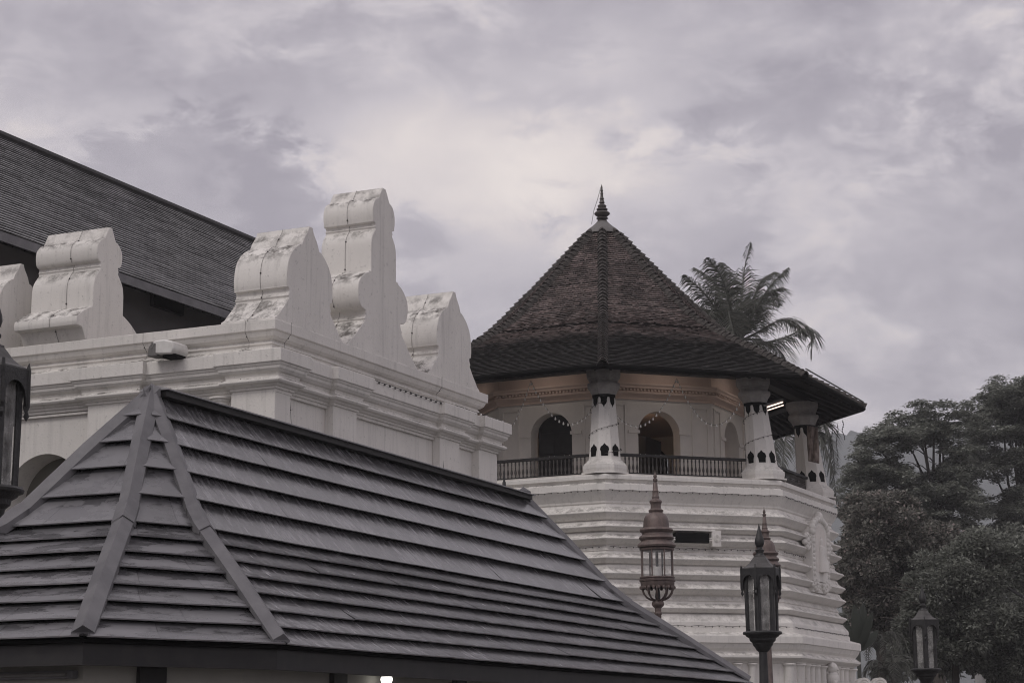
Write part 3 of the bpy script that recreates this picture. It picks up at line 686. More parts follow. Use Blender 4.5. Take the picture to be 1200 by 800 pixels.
def nose(zt, ztip, zb, rt, rtip, rb):
    rt -= .035; rb -= .035; rtip += .015
    """one projecting course: sloping weathered top, rounded tip, undercut"""
    return [(rt, zt), (rt + (rtip - rt) * .10, zt - (zt - ztip) * .30), (rt + (rtip - rt) * .38, ztip + (zt - ztip) * .42), (rtip - .045, ztip + .045), (rtip - .008, ztip + .018), (rtip, ztip), (rtip - .008, ztip - .016), (rb + (rtip - rb) * .25, zb + (ztip - zb) * .25), (rb + .004, zb + .030), (rb - .05, zb + .026), (rb - .05, zb + .002)]
base = [(6.40, 8.74), (6.55, 8.72), (6.98, 8.70), (7.0, 8.66), (7.0, 8.57), (6.93, 8.55), (6.90, 8.50), (6.96, 8.46), (7.03, 8.43), (7.04, 8.26), (7.00, 8.20), (6.95, 8.10), (6.86, 7.98), (6.85, 7.93)]
cs = [(7.90, 7.66, 7.44, 6.85, 7.05, 6.88), (7.43, 7.27, 7.13, 6.88, 7.09, 6.93), (7.12, 6.94, 6.76, 6.93, 7.10, 6.90),
      (6.62, 6.41, 6.24, 6.90, 7.14, 6.97), (6.23, 5.99, 5.83, 6.97, 7.17, 7.03), (5.82, 5.61, 5.42, 7.03, 7.17, 6.96),
      (5.28, 5.08, 4.93, 6.96, 7.18, 7.05)]
for c in cs:
    base += nose(*c)
    if c[2] == 6.76: base += [(6.90, 6.63)]
    if c[2] == 5.42: base += [(6.96, 5.30)]
base += [(7.05, 4.92), (7.09, 4.86), (7.20, 4.74), (7.22, 4.70), (7.22, 4.56), (7.25, 4.55), (7.25, 4.44), (7.55, 4.36), (7.57, 4.32), (7.57, 4.14), (7.53, 4.12), (7.47, 4.00), (7.40, 3.93), (7.39, 3.89), (7.47, 3.85), (7.54, 3.80), (7.54, 3.75), (7.50, 3.72), (7.36, 3.65), (7.34, 3.62), (7.28, 3.60), (7.28, 0)]
octloft(base, 'stepped_base', M['tower'], smooth=14)
# half columns, pilasters and carved brackets under the lower cornice
for i in (0, 1, 2, 3):
    for t in (.04, .16, .24, .32, .44, .56, .68, .76, .84, .96):
        m = MB(); c = of(i, t, 7.28, 0, .02)
        wide = t in (.04, .96)
        m.lathe([(.20 if wide else .15, 3.60), (.21 if wide else .16, 3.57), (.17 if wide else .12, 3.53), (.155 if wide else .105, 3.48), (.165 if wide else .115, 0)], c, 12)
        m.build('half_column', M['tower'], tw, smooth=40)
def carving(c, s, seed):
    r = random.Random(seed); m = MB()
    m.ball(c + Vector((0, 0, .30 * s)), .17 * s, 10, 8); m.ball(c, .20 * s, 10, 8, 1.2); m.ball(c - Vector((0, 0, .34 * s)), .16 * s, 10, 7, 1.4)
    for k in range(16):
        a = r.uniform(0, 2 * PI); z = r.uniform(-.55, .42) * s
        m.ball(c + Vector((math.cos(a) * .15 * s, math.sin(a) * .15 * s, z)), r.uniform(.04, .085) * s, 7, 5)
    m.build('carved_bracket', M['tower'], tw, smooth=60)
carving(of(2, .50, 7.28, 3.25, .20), 1.0, 3); carving(of(1, .5, 7.28, 3.32, .22), .95, 5)
# slit window with dark opening between two courses
fd, fn = fdir(1), fnor(1)
ZU = Vector((0, 0, 1))
wx = .478
m = MB(); wcn = of(1, wx, 6.95, 7.0, .04); m.box(wcn + fn * .025, (1.30, .16, .035), ax=(fd, fn, ZU)); m.box(wcn + fn * .02 + ZU * .22, (1.30, .18, .05), ax=(fd, fn, ZU)); m.box(wcn + fd * .68, (.26, .30, .44), ax=(fd, fn, ZU))
sw = m.build('slit_window', M['tower'], tw)
m = MB(); m.box(wcn - fd * .05 + fn * .03, (1.0, .22, .27), ax=(fd, fn, ZU)); m.build('opening', M['under'], sw)
m = MB()
for k in range(3): m.tube([wcn + fd * (.68 + .09 * math.cos(a) * (1 - k * .28)) + fn * .155 + ZU * (.10 * math.sin(a) * (1 - k * .28)) for a in np.linspace(0, 2 * PI, 14)], .014, 5)
m.build('rosette', M['tower'], sw)
# arched niche with scroll carving on the right-hand face
fd, fn = fdir(2), fnor(2)
nc = of(2, .56, 6.95, 0, .16); KX = 2.05
def npt(a, z, o=0.): return nc + fd * (a * KX) + ZU * z + fn * o
m = MB(); hw = .40
arcp = [(hw * math.cos(PI * k / 16), 7.45 + hw * 1.15 * math.sin(PI * k / 16)) for k in range(17)]
m.prism([(hw + .0, 6.05)] + arcp + [(-hw, 6.05)], lambda a, b, d: npt(a, b, d), -.30, .05); ni = m.build('niche', M['tower'], tw, smooth=35)
m = MB(); ia = [(.235 * math.cos(PI * k / 12), 7.42 + .27 * math.sin(PI * k / 12)) for k in range(13)]
m.prism([(.235, 6.30)] + ia + [(-.235, 6.30)], lambda a, b, d: npt(a, b, d), .045, .056); m.build('recess', M['drum'], ni)
m = MB(); m.lathe([(.24, 0), (.22, .3), (.13, .55), (.15, .72), (.07, .8), (.09, .9), (.06, 1.0), (.01, 1.05)], npt(0, 6.32, .05), 10); m.build('figure', M['tower'], ni, smooth=50)
m = MB(); rr = random.Random(9)
for k in range(22):       # leafy scroll border
    a = PI * k / 21; cx, cz = .36 * math.cos(a), 7.46 + .42 * math.sin(a)
    m.ball(npt(cx, cz, .03), .095 + .02 * (k % 2), 8, 5)
for sgn in (-1, 1):
    for k in range(9): m.ball(npt(sgn * .34, 6.25 + k * .135, .02), .085 + .012 * (k % 2), 8, 5)
    for k in range(14):
        a = k / 13 * 3.2 * PI; r_ = .17 * (1 - k / 17); m.ball(npt(sgn * (.50 + r_ * .7 * math.cos(a)), 7.12 + r_ * 1.5 * math.sin(a), -.04), .085, 7, 5)
    for k in range(16):
        a = k / 15 * 3.4 * PI; r_ = .19 * (1 - k / 19); m.ball(npt(sgn * (.22 + r_ * math.cos(a)), 5.92 + r_ * math.sin(a), .02), .065, 7, 5)
m.ball(npt(0, 7.95, .02), .14, 9, 6, 1.2); m.box(npt(0, 5.98, -.10), (1.5, .2, .5), ax=(fd, fn, ZU))
m.build('scroll_carving', M['tower'], ni, smooth=60)
# rows of little bulbs pinned to the courses
for i in (0, 1, 2):
    for (z, r, lb) in ((8.255, 7.06, 'top ledge'), (6.72, 6.93, 'middle courses'), (4.60, 7.24, 'lower courses')):
        pts = [of(i, t, r, z + .012 * math.sin(t * 55), .02) for t in np.linspace(.02, .98, 40)]
        wire_thing(pts, 'row of tiny bulbs along the %s of the tower\'s %s' % (lb, ('left face', 'middle face', 'right face')[i]), 26, .006, .018, 'bulb rows along the tower courses', bm_='wire')
# gallery floor, drum with arches
ZF = 8.74; RD = 4.44
m = MB(); m.rings([[oc(i, 6.9, 8.715) for i in range(8)], [oc(i, 6.9, 8.735) for i in range(8)]]); m.build('gallery_floor', M['drum'], tw)
HA, ZS = .66, 10.27
m = MB(); mp_ = MB()
ZTOP = 13.0; TH_ = .48
for i in range(8):
    Lf = (oc(i + 1, RD) - oc(i, RD)).length; fd, fn = fdir(i), fnor(i); cen = of(i, .5, RD)
    q = lambda a, z, o=0.: cen + fd * a + ZU * z + fn * o
    h = Lf / 2
    arc_ = [(HA * math.cos(PI * k / 20), ZS + HA * math.sin(PI * k / 20)) for k in range(21)]
    m.face([q(-h, ZF), q(-HA, ZF), q(-HA, 11.36), q(-h, 11.36)]); m.face([q(HA, ZF), q(h, ZF), q(h, 11.36), q(HA, 11.36)])
    for a, b in zip(arc_, arc_[1:]): m.face([q(*b), q(*a), q(a[0], 11.36), q(b[0], 11.36)])
    fl_ = [(HA, ZF)] + arc_ + [(-HA, ZF)]
    for a, b in zip(fl_, fl_[1:]): m.face([q(*a), q(*b), q(b[0], b[1], -TH_), q(a[0], a[1], -TH_)])
    m.face([q(-h + .2, ZF, -TH_), q(-HA, ZF, -TH_), q(-HA, 11.36, -TH_), q(-h + .2, 11.36, -TH_)]); m.face([q(HA, ZF, -TH_), q(h - .2, ZF, -TH_), q(h - .2, 11.36, -TH_), q(HA, 11.36, -TH_)])
    for a, b in zip(arc_, arc_[1:]): m.face([q(a[0], a[1], -TH_), q(b[0], b[1], -TH_), q(b[0], 11.36, -TH_), q(a[0], 11.36, -TH_)])
    mp_.face([q(-h, 11.36), q(h, 11.36), q(h, ZTOP), q(-h, ZTOP)])
m.build('drum_wall', M['drum'], tw, recalc=False); mp_.build('upper_wall', M['warm_lit'], tw, recalc=False)
wcor = octloft([(RD - .3, 11.22), (RD + .05, 11.24), (RD + .06, 11.28), (RD + .10, 11.33), (RD + .17, 11.40), (RD + .18, 11.46), (RD + .12, 11.47), (RD + .12, 11.535), (RD + .20, 11.55), (RD + .21, 11.60), (RD + .25, 11.65), (RD + .25, 11.69), (RD - .3, 11.70)], 'wall_cornice', M['warm_lit'])
for i in (0, 1, 2):
    Lf = (oc(i + 1, RD + .12) - oc(i, RD + .12)).length; n_ = 32; first = None
    for k in range(n_):
        c = of(i, (k + .5) / n_, RD + .12, 11.503, .03)
        if first is None: m = MB(); m.box(c, (.055, .06, .058), ax=(fdir(i), fnor(i), ZU)); first = m.build('dentil', M['warm_lit'], wcor); c0 = c
        else: b_ = first.copy(); COL.objects.link(b_); b_.parent = wcor; b_.location = TMX.to_3x3().inverted() @ (c - c0)
for i in (0, 1, 2):
    fd, fn = fdir(i), fnor(i)
    for t in (.115, .885):
        c = of(i, t, RD, 0, .012); m = MB()
        for a, z, sx, sz in ((-.25, 9.95, .05, 2.3), (.25, 9.95, .05, 2.3), (0, 11.075, .55, .05), (0, 8.83, .55, .05)): m.box(c + fd * a + ZU * z, (sx, .05, sz), ax=(fd, fn, ZU))
        m.build('panel_frame', M['drum'], tw)
    for sg in (-1, 1):     # impost band beside the arch
        m = MB(); m.box(of(i, .5, RD, 10.30, .015) + fd * (sg * .80), (.36, .06, .09), ax=(fd, fn, ZU)); m.build('impost', M['drum'], tw)
# inside of the drum: dark doors, a lit ceiling seen through one arch
octloft([(RD - .5, 11.25), (RD - .5, 11.30)], 'room_ceiling', mat('room_ceiling_paint', (.62, .45, .36), .8, .2))
m = MB(); m.rings([[oc(i, 1.7, ZF) for i in range(8)], [oc(i, 1.7, 10.6) for i in range(8)]]); m.build('inner_shrine', M['dark'], tw)
for i in (0, 2, 3, 4, 5, 6, 7):
    fd, fn = fdir(i), fnor(i); m = MB()
    c = of(i, .5, RD, 0, -TH_ + .03); off = .20 if i == 0 else 0.
    m.box(c + ZU * 9.83, (1.18, .05, 2.18), ax=(fd, fn, ZU))
    dr_ = m.build('door', M['dark'] if i != 2 else M['drum'], tw)
    m = MB()
    for sg in (-.30, .30):
        for z in (9.25, 10.1): m.box(c + ZU * z + fd * sg + fn * .03, (.40, .03, .62), ax=(fd, fn, ZU))
    m.build('door_panel', M['dark'], dr_, bevel=.01)
pl_ = bpy.data.lights.new('room_light', 'POINT'); pl_.energy = 10; pl_.color = (1, .72, .52); pl_.shadow_soft_size = .12
po = bpy.data.objects.new('room_light', pl_); COL.objects.link(po); po.location = of(1, .44, RD - 2.35, 11.0)
for i_, t_ in ((7, .5), (0, .5), (1, .5), (2, .35)):      # gallery tubes up behind the eave, out of sight from the ground
    gl = bpy.data.lights.new('gallery_light', 'AREA'); gl.shape = 'RECTANGLE'; gl.size = 1.2; gl.size_y = .06; gl.energy = 4.2; gl.color = (1, .88, .80)
    go_ = bpy.data.objects.new('gallery_light', gl); COL.objects.link(go_); go_.location = of(i_, t_, 5.55, 12.36); go_.rotation_euler = (0, 0, TP + (i_ - .5) * PI / 4)
# pillars: leaning, tapered, eight-sided
PB, PTOP, ZP0, ZP1 = 6.33, 6.06, 8.735, 11.72
wprof = [(0, 1.30), (.045, 1.30), (.05, 1.16), (.075, 1.18), (.15, 1.22), (.24, 1.22), (.25, 1.17), (.30, 1.12), (.34, 1.02), (.38, .97), (.40, .90), (.46, .87), (2.28, .62), (2.285, .66), (2.32, .68), (2.44, .80), (2.50, .90), (2.57, .91), (2.60, .88), (2.605, .78), (2.66, .76), (2.69, .79), (2.70, .83), (2.76, .85), (2.78, .90), (2.86, .95), (2.90, .95), (2.985, .95)]
for i in range(8):
    a = (i - 1) * PI / 4
    b0, b1 = oc(i, PB, ZP0), oc(i, PTOP, ZP1)
    rad = (oc(i, 1) - TC); rad.z = 0; rad.normalize(); tan = Vector((-rad.y, rad.x, 0))
    Hh = ZP1 - ZP0
    def prof_ring(h, w, k=1.):
        c = b0.lerp(b1, h / Hh); r = w / 2 / math.cos(PI / 8) * k
        return [c + (rad * math.cos(PI / 8 + n * PI / 4) + tan * math.sin(PI / 8 + n * PI / 4)) * r for n in range(8)]
    m = MB(); m.rings([prof_ring(h, w) for h, w in wprof if h <= 2.281]); pm = m.build('pillar', M['pillar'], tw)
    m = MB(); m.rings([prof_ring(h, w) for h, w in wprof if h >= 2.279]); m.build('capital', M['capital'], pm)
    md = MB()
    def wat(h): return .87 + (.62 - .87) * (h - .46) / 1.82
    for n in range(8):
        def fp(u, h, o=.008):      # point on shaft face n: u in -.5...5
            r0 = prof_ring(h, wat(h) + 2 * o); return r0[n].lerp(r0[(n + 1) % 8], u + .5)
        # black drip band under the capital
        pr = [(-.5, 2.275), (-.5, 2.18), (-.43, 2.19), (-.36, 2.17), (-.30, 2.10), (-.31, 2.05), (-.22, 1.99), (-.08, 1.95), (0, 1.88), (.08, 1.95), (.22, 1.99), (.31, 2.05), (.30, 2.10), (.36, 2.17), (.43, 2.19), (.5, 2.18), (.5, 2.275)]
        tops = [(u, 2.275) for u, h in pr]
        for (u0, h0), (u1, h1) in zip(pr[1:-1], pr[2:-1]):
            md.face([fp(u0, h0), fp(u1, h1), fp(u1, 2.275), fp(u0, 2.275)])
        # dark pointed niche near the foot
        kp = [(-.26, .50), (.26, .50), (.29, .62), (.36, .68), (.30, .76), (.14, .80), (0, .86), (-.14, .80), (-.30, .76), (-.36, .68), (-.29, .62)]
        mk = MB(); mk.face([fp(u, h) for u, h in kp]); mk.build('foot_niche', M['under'], pm, recalc=False)
    bmesh.ops.remove_doubles(md.bm, verts=md.bm.verts, dist=.004)
    md.build('drip_band', M['under'], pm, recalc=False)
# wooden balustrades between the pillars
for i in range(8):
    p0, p1 = oc(i, 6.26, 0), oc(i + 1, 6.26, 0); fd, fn = fdir(i), fnor(i); Lb = (p1 - p0).length; mid_ = (p0 + p1) / 2
    m = MB()
    m.box(mid_ + ZU * (ZF + .60), (Lb - .95, .11, .07), ax=(fd, fn, ZU)); m.box(mid_ + ZU * (ZF + .085), (Lb - .95, .09, .055), ax=(fd, fn, ZU))
    bl = m.build('balustrade', M['dark'], tw)
    if i in (0, 1, 2):
        n_ = 31; pr = [(.022, 0), (.022, .05), (.014, .06), (.032, .12), (.034, .16), (.018, .25), (.014, .28), (.022, .295), (.014, .31), (.022, .38), (.024, .42), (.014, .43), (.022, .44), (.022, .475)]
        first = None
        for k in range(n_):
            c = p0.lerp(p1, .5) + fd * ((k - (n_ - 1) / 2) * (Lb - 1.1) / n_)
            if first is None:
                m = MB(); m.lathe([(r, z) for r, z in pr], c + ZU * (ZF + .105), 8)
                first = m.build('baluster', M['rail'], bl, smooth=50); c0 = c
            else:
                b_ = first.copy(); COL.objects.link(b_); b_.parent = bl; b_.location = TMX.to_3x3().inverted() @ (c - c0)
# roof
hipp = [(.40, 17.35), (1.0, 16.70), (2.0, 15.66), (3.0, 14.66), (3.6, 14.10), (4.1, 13.72), (4.7, 13.36), (5.5, 12.92), (6.4, 12.45), (7.3, 11.96), (8.0, 11.56)]
def roof_at(s):   # s = 0 eave ... 1 top, by arc length
    Ls = [0]; P = hipp[::-1]
    for a, b in zip(P, P[1:]): Ls.append(Ls[-1] + math.hypot(b[0] - a[0], b[1] - a[1]))
    d = s * Ls[-1]; i = 0
    while i < len(P) - 2 and Ls[i + 1] < d: i += 1
    t = (d - Ls[i]) / (Ls[i + 1] - Ls[i]); return P[i][0] + (P[i + 1][0] - P[i][0]) * t, P[i][1] + (P[i + 1][1] - P[i][1]) * t, Ls[-1]
NRW = 82; SEG = 44; SLn = roof_at(0)[2]
rs = random.Random(11)
for i in range(8):
    m = MB(); sub = SEG if i in (7, 0, 1, 2) else 6
    wav = [[.012 * math.sin(k * .9 + i) + rs.uniform(-.012, .012) for k in range(sub + 1)] for _ in range(3)]
    for r in range(NRW):
        R0, Z0, _ = roof_at(r / NRW); R1, Z1, _ = roof_at((r + 1) / NRW)
        l0, l1, u0, u1 = oc(i, R0, Z0), oc(i + 1, R0, Z0), oc(i, R1, Z1), oc(i + 1, R1, Z1)
        fn = fnor(i); sl_ = ((u0 + u1) - (l0 + l1)).normalized(); nr = fdir(i).cross(sl_).normalized()
        if nr.z < 0: nr = -nr
        jl = .005 if r < NRW * .34 else .014; lift = [(.030 if r < NRW * .34 else .040) + rs.uniform(-jl, jl) for k in range(sub + 1)]; dn_ = [rs.uniform(-.014, .014) for k in range(sub + 1)]
        v0 = r / NRW * SLn; v1 = (r + 1) / NRW * SLn; Lw = (l1 - l0).length; Uw = (u1 - u0).length
        A = [l0.lerp(l1, k / sub) + nr * lift[k] - sl_ * dn_[k] for k in range(sub + 1)]; Bv = [u0.lerp(u1, k / sub) + nr * .002 for k in range(sub + 1)]
        C = [l0.lerp(l1, k / sub) - nr * .01 for k in range(sub + 1)]
        va, vb, vc = [m.v(p) for p in A], [m.v(p) for p in Bv], [m.v(p) for p in C]
        if m.uv is None: m.uv = m.bm.loops.layers.uv.new('UVMap')
        for k in range(sub):
            ua, ub = (k / sub - .5) * Lw + i * 9, ((k + 1) / sub - .5) * Lw + i * 9
            uc, ud = ((k + 1) / sub - .5) * Uw + i * 9, (k / sub - .5) * Uw + i * 9
            f1 = m.f([va[k], va[k + 1], vb[k + 1], vb[k]])
            for l, u in zip(f1.loops, ((ua, v0 + .012), (ub, v0 + .012), (uc, v1 - .012), (ud, v1 - .012))): l[m.uv].uv = u
            f2 = m.f([vc[k], vc[k + 1], va[k + 1], va[k]])
            for l in f2.loops: l[m.uv].uv = (ua, v0)
    rfc = m.build('roof_face', M['tower_tile'], tw, recalc=False)
    # hip: overlapping saddle tiles
    m = MB(); nh = 50
    hd = (oc(i, 1) - TC); hd.z = 0; hd.normalize(); tn = Vector((-hd.y, hd.x, 0))
    for k in range(nh):
        R0, Z0, _ = roof_at(max(0, k / nh - .006)); R1, Z1, _ = roof_at(min(1, (k + 1.25) / nh))
        p0, p1 = oc(i, R0 + .02, Z0), oc(i, R1, Z1); d = (p1 - p0).normalized(); up = tn.cross(d); up = up if up.z > 0 else -up
        w = .165 + rs.uniform(-.012, .012); t0, t1 = .150 + rs.uniform(-.012, .014), .070
        def sad(p, t): 
            return [p + tn * w - up * .06 + up * (t - .1) * .6, p + tn * w * .55 + up * t * .62, p + up * t, p - tn * w * .55 + up * t * .62, p - tn * w - up * .06 + up * (t - .1) * .6]
        a, b = sad(p0, t0), sad(p1, t1)
        a2 = [q - up * .04 for q in a]
        m.rings([a2, a, b], (False, False), closed=False)
    m.build('hip_ridge', M['hip_tile'], tw, recalc=False)
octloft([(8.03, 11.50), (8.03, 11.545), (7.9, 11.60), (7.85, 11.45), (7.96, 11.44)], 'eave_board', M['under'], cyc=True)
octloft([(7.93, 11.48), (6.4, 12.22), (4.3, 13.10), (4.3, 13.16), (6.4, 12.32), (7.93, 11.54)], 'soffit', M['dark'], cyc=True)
octloft([(6.30, 11.72), (6.30, 11.90), (5.95, 11.90), (5.95, 11.72)], 'wall_plate', M['dark'], cyc=True)
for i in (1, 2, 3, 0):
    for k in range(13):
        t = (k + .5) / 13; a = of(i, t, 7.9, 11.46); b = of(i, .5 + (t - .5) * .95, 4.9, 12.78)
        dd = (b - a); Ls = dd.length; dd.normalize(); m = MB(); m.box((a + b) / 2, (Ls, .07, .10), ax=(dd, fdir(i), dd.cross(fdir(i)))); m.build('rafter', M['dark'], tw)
# apex cap and finial
m = MB(); m.lathe([(.60, 17.22), (.56, 17.31), (.47, 17.40), (.44, 17.43), (.34, 17.50), (.31, 17.53), (.22, 17.61), (.17, 17.67)], TC, 24); m.build('apex_cap', M['cap'], tw, smooth=35)
m = MB(); m.lathe([(.15, 17.66), (.17, 17.72), (.13, 17.76), (.20, 17.80), (.21, 17.84), (.14, 17.88), (.20, 17.93), (.27, 18.0), (.28, 18.05), (.22, 18.12), (.10, 18.16), (.19, 18.19), (.20, 18.24), (.13, 18.29), (.15, 18.34), (.16, 18.38), (.10, 18.45), (.06, 18.48), (.10, 18.52), (.075, 18.62), (.055, 18.66), (.09, 18.68), (.055, 18.76), (.045, 18.9), (.06, 18.94), (.03, 19.0), (.055, 19.06), (.03, 19.12), (.035, 19.2), (.004, 19.34)], TC, 16)
for v_ in m.bm.verts: v_.co.z = 17.66 + (v_.co.z - 17.66) * .74; v_.co.x = TC.x + (v_.co.x - TC.x) * .9; v_.co.y = TC.y + (v_.co.y - TC.y) * .9
fi_ = m.build('finial', M['gold'], tw, smooth=40)
m = MB(); m.tube([TC + Vector((-.03, 0, 18.8)), TC + Vector((-.14, .0, 18.4)), TC + Vector((-.26, 0, 18.05)), TC + Vector((-.34, 0, 17.6))], .010, 4); m.build('earth_wire', M['wire'], fi_)
# gutter-edge rod on the far right eave
m = MB(); a, b = oc(2, 8.0, 11.78), oc(3, 8.0, 11.72); m.tube([a + (b - a) * .02, a + (b - a) * .98], .022, 6); m.build('eave_rod', M['cap'], tw)
# fluorescent tube lit under the right eave
tq = of(2, .16, 5.65, 12.10)
tl = thing('fluorescent_tube', 'lit warm fluorescent tube under the right eave of the tower roof', 'light fitting', tuple(tq))
fd = fdir(2); tdir = (fd * .9 - fnor(2) * .1).normalized(); tdir = fdir(1)
pA, pB = at(894, 478.5, 55.2), at(917, 471, 55.9)
m = MB(); m.tube([pA, pB], .022, 8); m.tube([pA - ZU * .09 + Vector((.02, 0, 0)), pB - ZU * .09 + Vector((.02, 0, 0))], .018, 8); m.build('tube', M['tube'], tl)
m = MB(); m.tube([pA + ZU * .07, pB + ZU * .07], .045, 6); m.build('housing', M['cap'], tl)
# festoons: swags of bulbs hung between the pillars
def swag(p, q, sag, n=26): 
    p, q = Vector(p), Vector(q)
    return [p.lerp(q, k / n) - ZU * (sag * (1 - (2 * k / n - 1) ** 2)) for k in range(n + 1)]
gr = 'festoons hung between the tower pillars'
for i_ in (0, 1):
    wire_thing([of(i_, t_, 6.26, ZF + .65 + .008 * math.sin(t_ * 60)) for t_ in np.linspace(.11, .89, 30)], 'row of tiny pale bulbs along the top rail of the tower\'s %s balustrade' % ('left', 'middle')[i_], 24, .003, .016)
wire_thing(swag(at(622, 446, 54.3), at(692, 482, 53.9), .72), 'swag of bulbs drooping across the left gallery arch', 18, .005, .029, gr, 'festoon', part='each')
wire_thing(swag(at(622, 446, 54.3), at(590, 510, 55), .25), 'string of bulbs slanting down beside the white building\'s end', 12, .005, .020, gr, 'festoon', part='each')
wire_thing(swag(at(793, 443, 54.3), at(722, 486, 53.9), .74), 'swag of bulbs drooping across the lit gallery arch', 18, .005, .029, gr, 'festoon', part='each')
wire_thing(swag(at(793, 443, 54.3), at(868, 470, 54.6), .98), 'swag of bulbs drooping beside the right-hand white pillar', 18, .005, .024, gr, 'festoon', part='each')
for k, (x, y0, y1) in enumerate(((975, 500, 533), (981, 496, 540), (987, 492, 515))):
    p = at(x, y0, 60.2); q = at(x + 2 * (k - 1), y1, 60.2)
    wire_thing([p.lerp(q, t) + Vector((.03 * math.sin(t * 9), 0, 0)) for t in np.linspace(0, 1, 10)], ('short bulb string hanging from the far eave, nearest the pillar', 'longest bulb string hanging from the far eave', 'short bulb string at the outer corner of the far eave')[k], 8, .008, .024, 'bulb strings hanging from the far eave', bm_='wire')
# pillar spirals
for i, lb in ((1, 'front'), (2, 'right-hand')):
    pts = []
    b0, b1 = oc(i, PB, ZP0), oc(i, PTOP, ZP1); rad = (oc(i, 1) - TC); rad.z = 0; rad.normalize(); tan = Vector((-rad.y, rad.x, 0))
    for k in range(60):
        h = .55 + 1.5 * k / 59; w = (.87 - .25 * (h - .46) / 1.82) / 2 + .045; a = k / 59 * 4 * PI; pts.append(b0.lerp(b1, h / 2.985) + (rad * math.cos(a) + tan * math.sin(a)) * w)
    wire_thing(pts, 'string of tiny bulbs wound round the %s pillar of the gallery' % lb, 34, .005, .016, bm_='wire')
# cloth banner by the far pillar
bt = thing('banner', 'narrow stained cloth banner hanging beside the far right pillar', 'banner', tuple(at(952, 499, 58.6)))
m = MB(); cols = 6; rws = 10; gp = []
for r in range(rws + 1):
    gp.append([at(945.5 + 13 * c / cols + r * .15, 498 + 42 * r / rws + 3 * c / cols, 58.6 + .07 * math.sin(c * 1.7 + r * .5)) for c in range(cols + 1)])
vv = [[m.v(p) for p in r_] for r_ in gp]
for r in range(rws):
    for c in range(cols): m.f([vv[r][c], vv[r][c + 1], vv[r + 1][c + 1], vv[r + 1][c]])
o = m.build('cloth', M['banner'], bt, smooth=60); sm = o.modifiers.new('thick', 'SOLIDIFY'); sm.thickness = .015
m = MB(); m.tube([at(944, 497.5, 58.6), at(960, 500.5, 58.6)], .02, 6); m.build('pole', M['rail'], bt)

# ------------------------------------------------------------------ lamp posts
def copper_lamp(x, y, zfoot_lantern, s, label):
    """zfoot_lantern: height of the lower knob; s: metres per unit (photo pixel of the nearer one)"""
    t = thing('copper_lamp_post', label, 'lamp post', (x, y, 0), 0, 'tall copper lamp posts')
    Z0 = zfoot_lantern
    def P(lst): return [(hw * s, Z0 + (704 - py) * s) for hw, py in lst]
    c = (x, y, 0)
    m = MB(); m.lathe([(.30, 0), (.30, .15), (.18, .25), (.16, .9), (.11, 1.0)] + P([(3.7, 730), (3.6, 720), (4.4, 719), (4.4, 717), (3.6, 716), (3.8, 712), (6.6, 709.5), (7.4, 707), (6.6, 704.5), (4.2, 702)]), c, 20); m.build('post', M['copper'], t, smooth=40)
    m = MB(); m.lathe(P([(16, 646), (20, 645), (20.4, 643), (18, 642.6), (22, 641.5), (22.6, 639.5), (21.6, 637.5), (18.6, 635), (18.2, 633.5), (19.9, 632.5), (20.6, 630.6), (19.6, 628.5), (17, 627), (16.6, 625), (18.8, 623.6), (19.8, 621.5), (18.8, 619.6), (15.4, 618.6), (15.2, 616), (14.9, 611), (13.6, 606.5), (11, 602.8), (7.6, 600.6), (8.4, 599.8), (8.7, 598), (7, 596.8), (6.2, 596), (6.0, 592), (6.4, 590), (7.4, 588.8), (7.2, 586.8), (5.2, 585.4), (4.2, 584), (4.6, 583.2), (4.3, 581.8), (3.8, 581), (3.5, 576), (3.8, 575.4), (3.1, 574.6), (2.6, 566), (1.9, 564.8), (2.9, 563), (2.7, 561), (1.5, 560), (2.3, 558), (1.6, 555.5), (.7, 554), (.3, 550)])[::1], c, 28); m.build('dome', M['copper'], t, smooth=40)
    m = MB(); m.lathe(P([(18.4, 681), (18.4, 646)]), c, 24, caps=(False, False)); m.build('glass', M['glass'], t, smooth=60)
    m = MB()
    for k in range(8):
        a = PI / 8 + k * PI / 4; m.tube([(x + math.cos(a) * 19 * s, y + math.sin(a) * 19 * s, Z0 + (704 - z) * s) for z in (681, 645)], .9 * s, 6)
    m.build('cage_rod', M['copper'], t)
    m = MB(); m.lathe(P([(18.5, 688), (19.6, 686.5), (19.9, 682), (21, 681), (21.2, 679.4), (19.6, 678.6), (19.6, 677.8), (20.8, 677.2), (20.6, 676), (18, 675.6), (17, 678), (17, 688)]), c, 28)
    for k in range(20):
        a = k * PI / 10; m.ball((x + math.cos(a) * 19.2 * s, y + math.sin(a) * 19.2 * s, Z0 + (704 - 688.3) * s), 2.2 * s, 6, 4)
    m.build('gallery_ring', M['copper'], t, smooth=40)
    for k in range(10):
        a = k * PI / 5 + .2; m = MB(); m.tube([(x + math.cos(a) * r * s, y + math.sin(a) * r * s, Z0 + (704 - z) * s) for r, z in ((18.6, 687), (18.6, 690), (17, 695), (13.5, 699.5), (9, 702), (4.5, 703))], 1.05 * s, 6); m.build('basket_rib', M['copper'], t)
    m = MB(); m.lathe(P([(2.6, 703), (3.2, 699), (2.2, 690), (2.2, 668)]), c, 12); m.lathe(P([(1.6, 668), (1.8, 645)]), c, 10); m.build('burner_stem', M['iron'], t, smooth=40)
    m = MB(); m.lathe(P([(4.6, 678), (5, 666), (4.6, 664)]), c, 14); m.build('burner', M['lightbox'], t, smooth=40)
    for sg in (-1, 1):
        m = MB(); m.tube([(x + sg * 6.5 * s, y + 3 * s, Z0 + (704 - z) * s) for z in (664, 646)], .9 * s, 5); m.build('inner_rod', M['iron'], t)
def lamp_xy(px, py, Y): p = at(px, py, Y); return p
